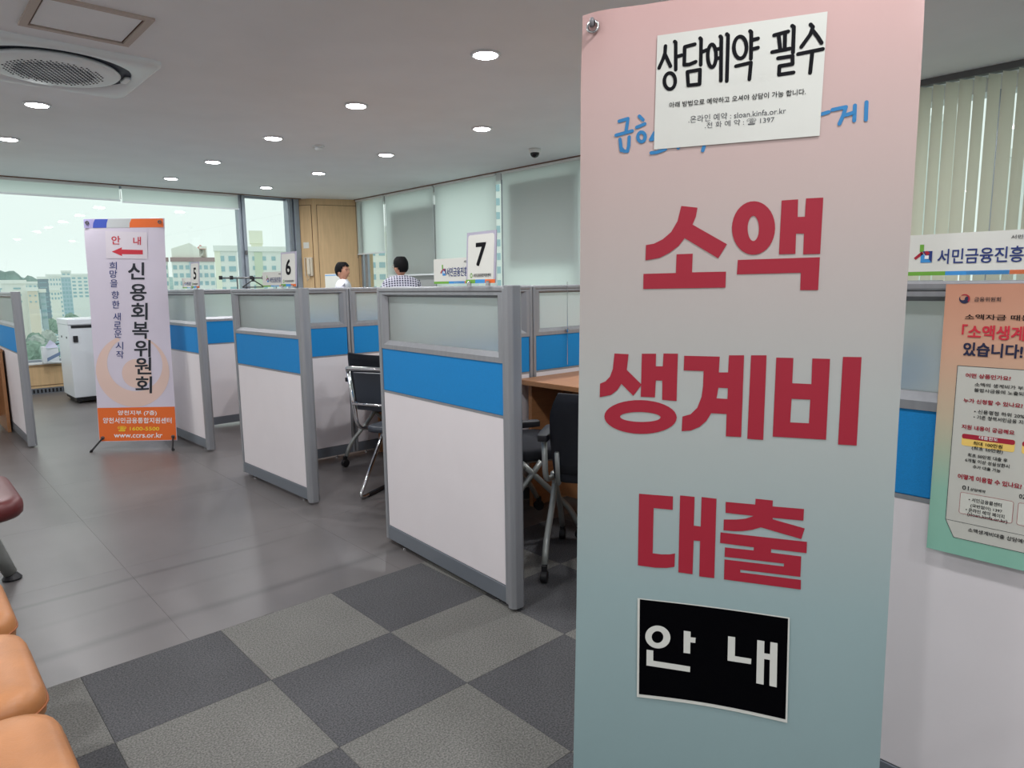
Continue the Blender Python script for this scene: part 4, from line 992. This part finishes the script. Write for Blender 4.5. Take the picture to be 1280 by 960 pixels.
# ------------------------------------------------------------------ people
def skin_body(name, m, verts, edges, radii, par, lvl=2):
    me = bpy.data.meshes.new(name); me.from_pydata(verts, edges, []); o = bpy.data.objects.new(name, me); C.objects.link(o)
    md_ = o.modifiers.new('s', 'SKIN'); md_.use_smooth_shade = True
    for v, r in zip(me.skin_vertices[0].data, radii): v.radius = r if isinstance(r, tuple) else (r, r)
    me.skin_vertices[0].data[0].use_root = True
    o.modifiers.new('u', 'SUBSURF').levels = lvl
    dg = bpy.context.evaluated_depsgraph_get(); dg.update()
    m2 = bpy.data.meshes.new_from_object(o.evaluated_get(dg)); bpy.data.objects.remove(o)
    m2.materials.clear(); m2.materials.append(m); return m2
def head_geo(rz, z0, face=True, grow=0, hair=False):
    """ellipsoid head; local +x is forward; z0 = head centre."""
    n, k_ = 36, 26; vs = []; fs = []
    for i in range(k_+1):
        th = PI*i/k_
        for j in range(n):
            ph_ = 2*PI*j/n; x, y, z = math.sin(th)*math.cos(ph_), math.sin(th)*math.sin(ph_), math.cos(th)
            low = max(0, -z)
            X = .098*x*(1-.12*low); Y = .077*y*(1-.30*low*low); Z = .118*z
            if x > 0: X *= 1-.10*low; 
            else: X *= 1-.28*low*low
            if face and x > 0:
                fy = y*.077
                X += .020*math.exp(-(fy/.011)**2)*math.exp(-((Z+.018)/.022)**2)      # nose
                X += .006*math.exp(-(fy/.016)**2)*math.exp(-((Z+.062)/.008)**2)      # lips
                X += .008*math.exp(-(fy/.02)**2)*math.exp(-((Z+.10)/.016)**2)        # chin
                X -= .008*math.exp(-((abs(fy)-.031)/.013)**2)*math.exp(-((Z-.012)/.012)**2)  # sockets
                X += .004*math.exp(-((abs(fy)-.03)/.02)**2)*math.exp(-((Z-.032)/.008)**2)
            if hair:
                g = .010+.010*max(0, z); X, Y, Z = X*(1+g/.09), Y*(1+g/.075), Z*(1+g/.11)
                X -= .004; ww = .0022*math.sin(17*ph_+3*th)*math.sin(th)+.0016*math.sin(31*ph_-9*th); X *= 1+ww*9; Y *= 1+ww*9; Z = min(Z, .122+.2*(Z-.122)) if Z > .122 else Z
            c, s_ = math.cos(rz), math.sin(rz)
            vs.append((X*c-Y*s_, X*s_+Y*c, z0+Z))
    for i in range(k_):
        for j in range(n):
            a = i*n+j; b = i*n+(j+1) % n
            if hair:
                th = PI*(i+.5)/k_; ph_ = 2*PI*(j+.5)/n; x = math.cos(ph_)
                ks = [(-1, 2.2), (-.5, 2.1), (-.3, 1.75), (0, 1.62), (.12, 1.72), (.3, 1.66), (.42, 1.30), (.6, 1.12), (.8, 1.02), (1, 1.06)]
                for (xa, la), (xb, lb) in zip(ks, ks[1:]):
                    if xa <= x <= xb: lim = la+(lb-la)*(x-xa)/(xb-xa)
                if th > lim: continue
            fs.append((a, b, b+n, a+n))
    return vs, fs
def person(label, loc, body_rz, head_rz, scale, shirt, glasses=False, collar=True):
    r = thing('person', label, 'person', loc, body_rz)
    V = [(0,0,.92), (0,0,1.08), (-.01,0,1.26), (0,0,1.40), (0,0,1.465), (.012,0,1.54), (0,.15,1.40), (-.03,.215,1.15), (.12,.20,.98), (.20,.17,.97), (0,-.15,1.40), (-.03,-.215,1.15), (.12,-.20,.98), (.20,-.17,.97),
         (0,.09,.86), (.01,.10,.48), (-.02,.10,.08), (.12,.11,.03), (0,-.09,.86), (.01,-.10,.48), (-.02,-.10,.08), (.12,-.11,.03)]
    Eg = [(0,1),(1,2),(2,3),(3,4),(4,5),(3,6),(6,7),(7,8),(8,9),(3,10),(10,11),(11,12),(12,13),(0,14),(14,15),(15,16),(16,17),(0,18),(18,19),(19,20),(20,21)]
    Rd = [(.10,.11),(.10,.11),(.085,.10),(.055,.065),.048,.052,.040,.036,.032,.026,.040,.036,.032,.026,.085,.06,.042,.04,.085,.06,.042,.04]
    body = skin_body('body', M['skin'], V, Eg, Rd, r)
    hv, hf = head_geo(head_rz-body_rz, 1.615)
    bm = bmesh.new(); bm.from_mesh(body)
    bv = [bm.verts.new(v) for v in hv]
    for f in hf:
        if len(set(f)) == len(f):
            try: bm.faces.new([bv[i] for i in f])
            except ValueError: pass
    c, s_ = math.cos(head_rz-body_rz), math.sin(head_rz-body_rz)
    def H_(x, y, z): return (x*c-y*s_, x*s_+y*c, z)
    # ears
    for sd_ in (-1, 1):
        ev = []
        for i in range(7):
            for j in range(10):
                th = PI*i/6; p = 2*PI*j/10
                ev.append(H_(-.004+.016*math.sin(th)*math.cos(p)-.006*0, sd_*(.077+.009*math.sin(th)*math.sin(p)), 1.598+.030*math.cos(th)))
        eb = [bm.verts.new(v) for v in ev]
        for i in range(6):
            for j in range(10):
                try: bm.faces.new([eb[i*10+j], eb[i*10+(j+1) % 10], eb[(i+1)*10+(j+1) % 10], eb[(i+1)*10+j]])
                except ValueError: pass
    # fingers
    for sd_ in (-1, 1):
        for k in range(5):
            a = Vector((.215, sd_*(.17-.022+.011*k), .965)) if k < 4 else Vector((.21, sd_*.14, .975))
            l = (.07, .078, .074, .06, .045)[k]; d = Vector((.93, 0, -.3)) if k < 4 else Vector((.7, -sd_*.6, .1))
            t_ = MB().tube([a, a+d*l*.5, a+d*l*.85+Vector((0,0,-.01)), a+d*l+Vector((0,0,-.02))], .008, 6, radii=[.009,.0085,.008,.006])
            fb = [bm.verts.new(v) for v in t_.v]
            for f in t_.f: bm.faces.new([fb[i] for i in f])
    bmesh.ops.recalc_face_normals(bm, faces=bm.faces); bm.to_mesh(body); bm.free()
    for p in body.polygons: p.use_smooth = True
    bo = bpy.data.objects.new('body', body); C.objects.link(bo); bo.parent = r
    hv, hf = head_geo(head_rz-body_rz, 1.622, hair=True)
    MB().add(hv, hf).build('hair', M['hair'], r, smooth=True)
    eyes = MB()
    for sd_ in (-1, 1):
        x, y, z = H_(.084, sd_*.031, 1.626); eyes.lathe((x, y, z-.004), [(.004, 0), (.009, .004), (.004, .008)], 8)
    eyes.build('eyes', M['ink'], r)
    br = MB()
    for sd_ in (-1, 1): br.tube([H_(.093, sd_*.014, 1.644), H_(.088, sd_*.034, 1.649), H_(.078, sd_*.048, 1.643)], .0035, 6)
    br.tube([H_(.093, -.022, 1.552), H_(.099, 0, 1.553), H_(.093, .022, 1.552)], .003, 6).build('brows_and_mouth', mat('brow', (70, 36, 32), .7), r)
    sv = skin_body('shirt', shirt, [(0,0,.86), (0,0,1.08), (-.01,0,1.26), (0,0,1.42), (0,0,1.475), (0,.185,1.405), (-.03,.235,1.15), (.10,.205,1.0), (0,-.185,1.405), (-.03,-.235,1.15), (.10,-.205,1.0)],
                   [(0,1),(1,2),(2,3),(3,4),(3,5),(5,6),(6,7),(3,8),(8,9),(9,10)], [(.145,.17),(.145,.17),(.15,.19),(.13,.15),.074,.080,.062,.046,.080,.062,.046], r)
    for p in sv.polygons: p.use_smooth = True
    so = bpy.data.objects.new('shirt', sv); C.objects.link(so); so.parent = r
    MB().tube([(0,-.235,1.375), (0,-.19,1.392), (0,-.13,1.408), (0,-.06,1.42), (0,0,1.425), (0,.06,1.42), (0,.13,1.408), (0,.19,1.392), (0,.235,1.375)], .08, 20, radii=[.03,.066,.084,.092,.094,.092,.084,.066,.03]).build('shirt_yoke', shirt, r, smooth=True)
    if collar:
        MB().lathe((.004,0,1.47), [(.068,-.01),(.070,.012),(.060,.040),(.054,.040)], 24).build('collar', shirt, r, smooth=True)
    tv = skin_body('trousers', M['trousers'], [(0,0,.93), (0,.09,.86), (.01,.10,.48), (-.02,.10,.10), (0,-.09,.86), (.01,-.10,.48), (-.02,-.10,.10)], [(0,1),(1,2),(2,3),(0,4),(4,5),(5,6)], [(.13,.15),.10,.075,.058,.10,.075,.058], r)
    for p in tv.polygons: p.use_smooth = True
    to = bpy.data.objects.new('trousers', tv); C.objects.link(to); to.parent = r
    for sd_ in (-1, 1): MB().box(-.08, .18, sd_*.10-.045, sd_*.10+.045, 0, .07).build('shoe', M['black'], r, bevel=.02)
    if glasses:
        g = MB()
        for sd_ in (-1, 1):
            g.tube([H_(.100, sd_*.033+.024*math.cos(a*PI/8), 1.622+.018*math.sin(a*PI/8)) for a in range(17)], .0018, 6, cap=False)
            g.tube([H_(.100, sd_*.057, 1.626), H_(.04, sd_*.082, 1.624), H_(-.02, sd_*.082, 1.618)], .0018, 6)
        g.build('glasses', M['chrome'], r)
    r.scale = (scale,)*3
    return r
def check_mat():
    m = bpy.data.materials.new('checked_cloth'); m.use_nodes = True; nt = m.node_tree; b = nt.nodes['Principled BSDF']; b.inputs['Roughness'].default_value = .8
    tc = nt.nodes.new('ShaderNodeTexCoord'); sp = nt.nodes.new('ShaderNodeSeparateXYZ'); nt.links.new(tc.outputs['Object'], sp.inputs[0])
    def ma(op, a, b_):
        n_ = nt.nodes.new('ShaderNodeMath'); n_.operation = op
        for k, v in enumerate((a, b_)):
            if isinstance(v, (int, float)): n_.inputs[k].default_value = v
            else: nt.links.new(v, n_.inputs[k])
        return n_.outputs[0]
    fy = ma('LESS_THAN', ma('FRACT', ma('MULTIPLY', sp.outputs['Y'], 30), 0), .32)
    fz = ma('LESS_THAN', ma('FRACT', ma('MULTIPLY', ma('ADD', sp.outputs['Z'], ma('MULTIPLY', sp.outputs['X'], .6)), 30), 0), .32)
    mx = ma('MAXIMUM', fy, fz); k = nt.nodes.new('ShaderNodeMix'); k.data_type = 'RGBA'; nt.links.new(mx, k.inputs[0])
    k.inputs[6].default_value = (*lin((52, 50, 74)), 1); k.inputs[7].default_value = (*lin((206, 206, 218)), 1); nt.links.new(k.outputs[2], b.inputs['Base Color'])
    return m
person('man in a white shirt with black hair, standing before the wooden column', (4.29, 7.83, 0), math.radians(-40), math.radians(-62), .895, M['shirt'])
person('man with glasses in a navy and white checked shirt, seen from behind', (4.53, 6.90, 0), math.radians(62), math.radians(98), .915, check_mat(), True)

# ------------------------------------------------------------------ outside: city seen from an upper floor, its haze put into pale colours
GZ = -20.0
def dirxy(px): a = YAW-math.atan((px-640)/F_PX); return Vector((math.cos(a), math.sin(a), 0))
def zat(px, py, D):
    d = ray(px, py); return EYE + d.z*D/math.hypot(d.x, d.y)
gm = mat('city_ground', (206, 213, 212), .9, noise=.12, nscale=.05)
struct(MB().box(-900, 2200, 14, 2600, GZ-1, GZ).box(14, 2200, -900, 14, GZ-1, GZ).build('ground', gm))
W_ = {k: mat('facade_'+k, c, .85) for k, c in dict(white=(236,238,234), tan=(232,222,206), blue=(186,206,216), dark=(140,156,166), pale=(222,228,224), cream=(240,240,232), brick=(176,128,112), yellow=(240,240,222)).items()}  # facade colours paled to imitate distance haze
wg = mat('far_window', (160, 192, 200), .5); roofm = mat('far_roof', (166, 140, 142), .8); rail = mat('far_ledge', (238, 240, 236), .8)  # window, roof and ledge tones paled as painted haze too
def house(pxa, pxb, ytop, D, c, label, rows, cols, depth=12, wscale=.6, roof=False, hscale=.5, ybot=None, skip=None, band=None):
    a = dirxy(pxa)*D; b = dirxy(pxb)*D; d = (b-a); Wd = d.length; d.normalize(); n = Vector((d.y, -d.x, 0))
    mid = (a+b)/2
    if n.dot(mid) > 0: n = -n                       # towards the camera
    zt = zat((pxa+pxb)/2, ytop, D); Hh = zt-GZ
    r = thing('building', label, 'building', (mid.x, mid.y, GZ), math.atan2(d.y, d.x), 'city buildings outside')
    s = 1 if (Matrix.Rotation(math.atan2(d.y,d.x), 3, 'Z') @ Vector((0,-1,0))).dot(n) > 0 else -1
    MB().box(-Wd/2, Wd/2, 0, s*depth, 0, Hh).build('wall', W_[c], r) if s > 0 else MB().box(-Wd/2, Wd/2, -depth, 0, 0, Hh).build('wall', W_[c], r)
    f = 0 if s > 0 else 0
    MB().box(-Wd/2-.3, Wd/2+.3, -.6*s, depth*.3*s, Hh-.8, Hh+.6).build('roof', roofm if roof else rail, r)
    zb = Hh-rows*2.9 if ybot is None else zat((pxa+pxb)/2, ybot, D)-GZ
    ph_ = (Hh-1.2-zb)/rows; cw = Wd/cols
    base = None
    for i in range(rows):
        for j in range(cols):
            if skip and skip(i, j): continue
            if base is None:
                base = MB().box(-cw*wscale/2, cw*wscale/2, -.12, .05, -ph_*hscale/2, ph_*hscale/2).build('window', wg, r); o = base
            else: o = base.copy(); C.objects.link(o); o.parent = r
            o.location = (-Wd/2+cw*(j+.5), -.02*s, Hh-1.4-ph_*(i+.5))
            
    return r, Wd, Hh, s
# low city seen at far left
house(-30, 41, 352, 330, 'white', 'broad white block at the left edge of the city view', 3, 3, wscale=.4, hscale=.25)
house(41.5, 54.5, 361, 320, 'tan', 'tan block beside the white one in the city view', 2, 2, wscale=.35, hscale=.25)
house(57, 64, 363, 330, 'blue', 'narrow pale blue block in the city view', 4, 1, wscale=.8, hscale=.3)
house(20, 55, 353, 560, 'pale', 'long low block at the foot of the hill', 2, 6, wscale=.5)
house(56, 69, 347, 480, 'dark', 'dark grey tower in the city view', 7, 1, wscale=.7, hscale=.15)
house(67, 85, 344, 520, 'white', 'white tower with many small windows', 9, 5, wscale=.5, hscale=.45)
house(85, 97, 345, 560, 'blue', 'bluish glass tower beside the white tower', 9, 3, wscale=.7, hscale=.6)
house(86, 98, 339, 700, 'pale', 'pale tower rising behind the bluish tower', 4, 2)
house(97, 140, 343, 620, 'white', 'pale block right of the towers, partly behind the lilac banner', 6, 6, wscale=.6)
house(70, 82, 361, 430, 'cream', 'low cream block in front of the white tower', 2, 3, wscale=.5)
house(-45, 9, 357, 250, 'blue', 'blue and red fronted building at the far left edge', 1, 1, wscale=.9, hscale=.9)
# slab apartments
r, Wd, Hh, s = house(196, 218.5, 324, 270, 'white', 'white apartment slab just right of the lilac banner', 8, 3, wscale=.7, roof=True, hscale=.5)
r, Wd, Hh, s = house(223, 276, 324, 268, 'white', 'white apartment slab with mauve roof, middle of the view', 8, 7, wscale=.62, roof=True, hscale=.5)
MB().box(-Wd*.10, -Wd*.10+2.2, -.25, 0, 0, Hh-1).build('stair_panel', W_['blue'], r)
MB().box(-Wd/2+9, -Wd/2+11.5, 2, 9, Hh, Hh+4.6).build('roof_house', W_['cream'], r)
MB().prism([(-Wd/2+.2, 1), (-Wd/2+9, 1), (-Wd/2+9, 9), (-Wd/2+.2, 9)], Hh, Hh+3.6).add([(-Wd/2+.2,1,Hh+3.6),(-Wd/2+.2,9,Hh+3.6),(-Wd/2+9,9,Hh+3.6),(-Wd/2+9,1,Hh+3.6),(-Wd/2+6,1,Hh+5.6),(-Wd/2+6,9,Hh+5.6)], [(0,3,4),(1,5,2),(0,4,5,1),(3,2,5,4)]).build('roof_house', W_['cream'], r)
MB().box(Wd/2-5.4, Wd/2-2.6, 2, 6, Hh, Hh+3.6).build('roof_turret', W_['tan'], r)
MB().add([(Wd/2-5.6,1.8,Hh+3.6),(Wd/2-2.4,1.8,Hh+3.6),(Wd/2-2.4,6.2,Hh+3.6),(Wd/2-5.6,6.2,Hh+3.6),(Wd/2-4.2,4,Hh+5.2)], [(0,1,4),(1,2,4),(2,3,4),(3,0,4),(3,2,1,0)]).build('roof_cap', mat('far_red_roof', (206,120,116), .8), r)
r, Wd, Hh, s = house(277, 304.5, 310, 200, 'white', 'cream apartment block left of the window post', 6, 2, wscale=.62, hscale=.5)
MB().box(-Wd/2-.1, -Wd/2+1.3, -.2, 0, 0, Hh-.8).build('corner_panel', W_['yellow'], r)
r, Wd, Hh, s = house(307.5, 366, 311, 215, 'white', 'cream apartment block with a water tower in the narrow window', 6, 5, wscale=.42, hscale=.42)
MB().box(-2.6, -.4, -.2, 0, 0, Hh-1).build('stair_panel', mat('far_green_panel', (212, 222, 200), .8), r)
MB().box(-3.3, -.2, 2, 6, Hh, Hh+1.6).box(-3.7, .0, 1.6, 6.6, Hh+1.6, Hh+5.2).build('roof_tower', W_['yellow'], r)
house(440, 500, 286, 170, 'cream', 'cream apartment tower seen under the short blind', 14, 5, wscale=.62, hscale=.45)
house(510, 560, 350, 105, 'cream', 'green-roofed apartment seen low beside the checked shirt', 5, 5, wscale=.5)
house(600, 660, 200, 150, 'white', 'tall apartment glimpsed through the gap between two blinds', 22, 6, wscale=.6)
house(1120, 1190, 150, 170, 'pale', 'apartment tower glimpsed between the vertical slats, left part', 16, 5, wscale=.5)
house(1215, 1330, 190, 150, 'white', 'apartment tower glimpsed between the vertical slats, right part', 14, 7, wscale=.5)
# hills
def hill(label, a0, a1, D, h, c, seed):
    rnd = random.Random(seed); n = 60; vs = []; fs = []
    prof = [h*(.55+.45*math.sin(PI*(k/n)))*(1+.10*rnd.uniform(-1, 1)) for k in range(n+1)]
    for k in range(n+1):
        d = dirxy(a0+(a1-a0)*k/n)
        for q_, (dd_, hh) in enumerate(((D, 0), (D*1.02, .5), (D*1.08, .85), (D*1.2, 1.0), (D*1.5, .4))):
            p = d*dd_; vs.append((p.x, p.y, GZ+hh*prof[k]*(1+.05*rnd.uniform(-1, 1))))
    for k in range(n):
        for q_ in range(4): a = k*5+q_; fs.append((a, a+1, a+6, a+5))
    o = MB().add(vs, fs).build('hill', c, smooth=True); struct(o); return o
hill('wooded hill', -260, 66, 1000, 62, mat('far_hill_green', (122, 146, 140), .9, noise=.25, nscale=.03), 3)  # haze mixed into the hill's green
hill('far ridge', -300, 620, 1900, 56, mat('far_ridge', (158, 184, 182), .9, noise=.12, nscale=.02), 5)  # paler than the hill, more haze painted into the colour
# street trees and cars
tm_ = mat('tree_green', (138, 160, 146), .9, noise=.2, nscale=1); bare = mat('tree_grey', (178, 184, 178), .9, noise=.2, nscale=1); bark = mat('bark', (96, 84, 76), .9)  # crown greens and greys lightened to carry painted haze
def tree(px, D, h, m, label):
    p = dirxy(px)*D; r = thing('street_tree', label, 'tree', (p.x, p.y, GZ), 0, 'street trees outside')
    bm = bmesh.new(); bmesh.ops.create_icosphere(bm, subdivisions=3, radius=1)
    rnd = random.Random(int(px*7+D))
    for v in bm.verts: v.co = Vector((v.co.x*h*.32, v.co.y*h*.32, v.co.z*h*.38+h*.62))*(1) + Vector((rnd.uniform(-1,1), rnd.uniform(-1,1), rnd.uniform(-1,1)))*h*.045
    me = bpy.data.meshes.new('crown'); bm.to_mesh(me); bm.free(); me.materials.append(m); o = bpy.data.objects.new('crown', me); C.objects.link(o); o.parent = r
    MB().tube([(0,0,0), (0,0,h*.5)], h*.03, 8).build('trunk', bark, r)
rnd = random.Random(11); spots = []
blocks = [(-30, 41, 305, 352), (41, 56, 300, 345), (54, 68, 300, 355), (66, 87, 400, 475)]
def free(px, D, rad=6.2):
    p = dirxy(px)*D
    if any((p-q_).length < rad for q_ in spots) or any(a_-2 < px < b_+2 and c_ < D < d_ for a_, b_, c_, d_ in blocks): return False
    spots.append(p); return True
k = 0
for t_ in range(200):
    px = rnd.uniform(32, 62); D = rnd.uniform(222, 300)
    if k < 20 and free(px, D): tree(px, D, rnd.uniform(5.5, 8.5), bare if k % 3 else tm_, 'leafy green street tree far below the big window' if k % 3 == 0 else 'bare grey street tree far below the big window'); k += 1
k = 0
for t_ in range(100):
    px = rnd.uniform(66, 104); D = rnd.uniform(385, 470)
    if k < 10 and free(px, D): tree(px, D, rnd.uniform(6, 9), tm_, 'green street tree beyond the car park far below'); k += 1
car_c = [mat('car_'+n_, c, .3) for n_, c in (('white', (236,238,238)), ('silver', (180,186,190)), ('black', (50,56,64)), ('red', (196,70,60)))]
def car(px, D, a, m, label):
    p = dirxy(px)*D; r = thing('car', label, 'car', (p.x, p.y, GZ), a, 'cars in the street outside')
    MB().box(-2.2, 2.2, -.9, .9, .35, .95).build('body', m, r, bevel=.15); MB().box(-1.3, 1.1, -.8, .8, .95, 1.5).build('cabin', wg, r, bevel=.2)
    for x in (-1.4, 1.4):
        for y in (-.95, .75): MB().lathe((x, y, .35), [(.35, 0), (.35, .2)], 10, 'y').build('wheel', bark, r)
k = 0
for t_ in range(400):
    D = rnd.uniform(255, 385); px = rnd.uniform(66, 106)
    if k < 46 and free(px, D, 4.6):
        c_ = 0 if k % 2 else k % 4; car(px, D, rnd.choice((.9, 2.4)), car_c[c_], ('white', 'silver', 'black', 'red')[c_]+' car in the busy street far below the big window'); k += 1
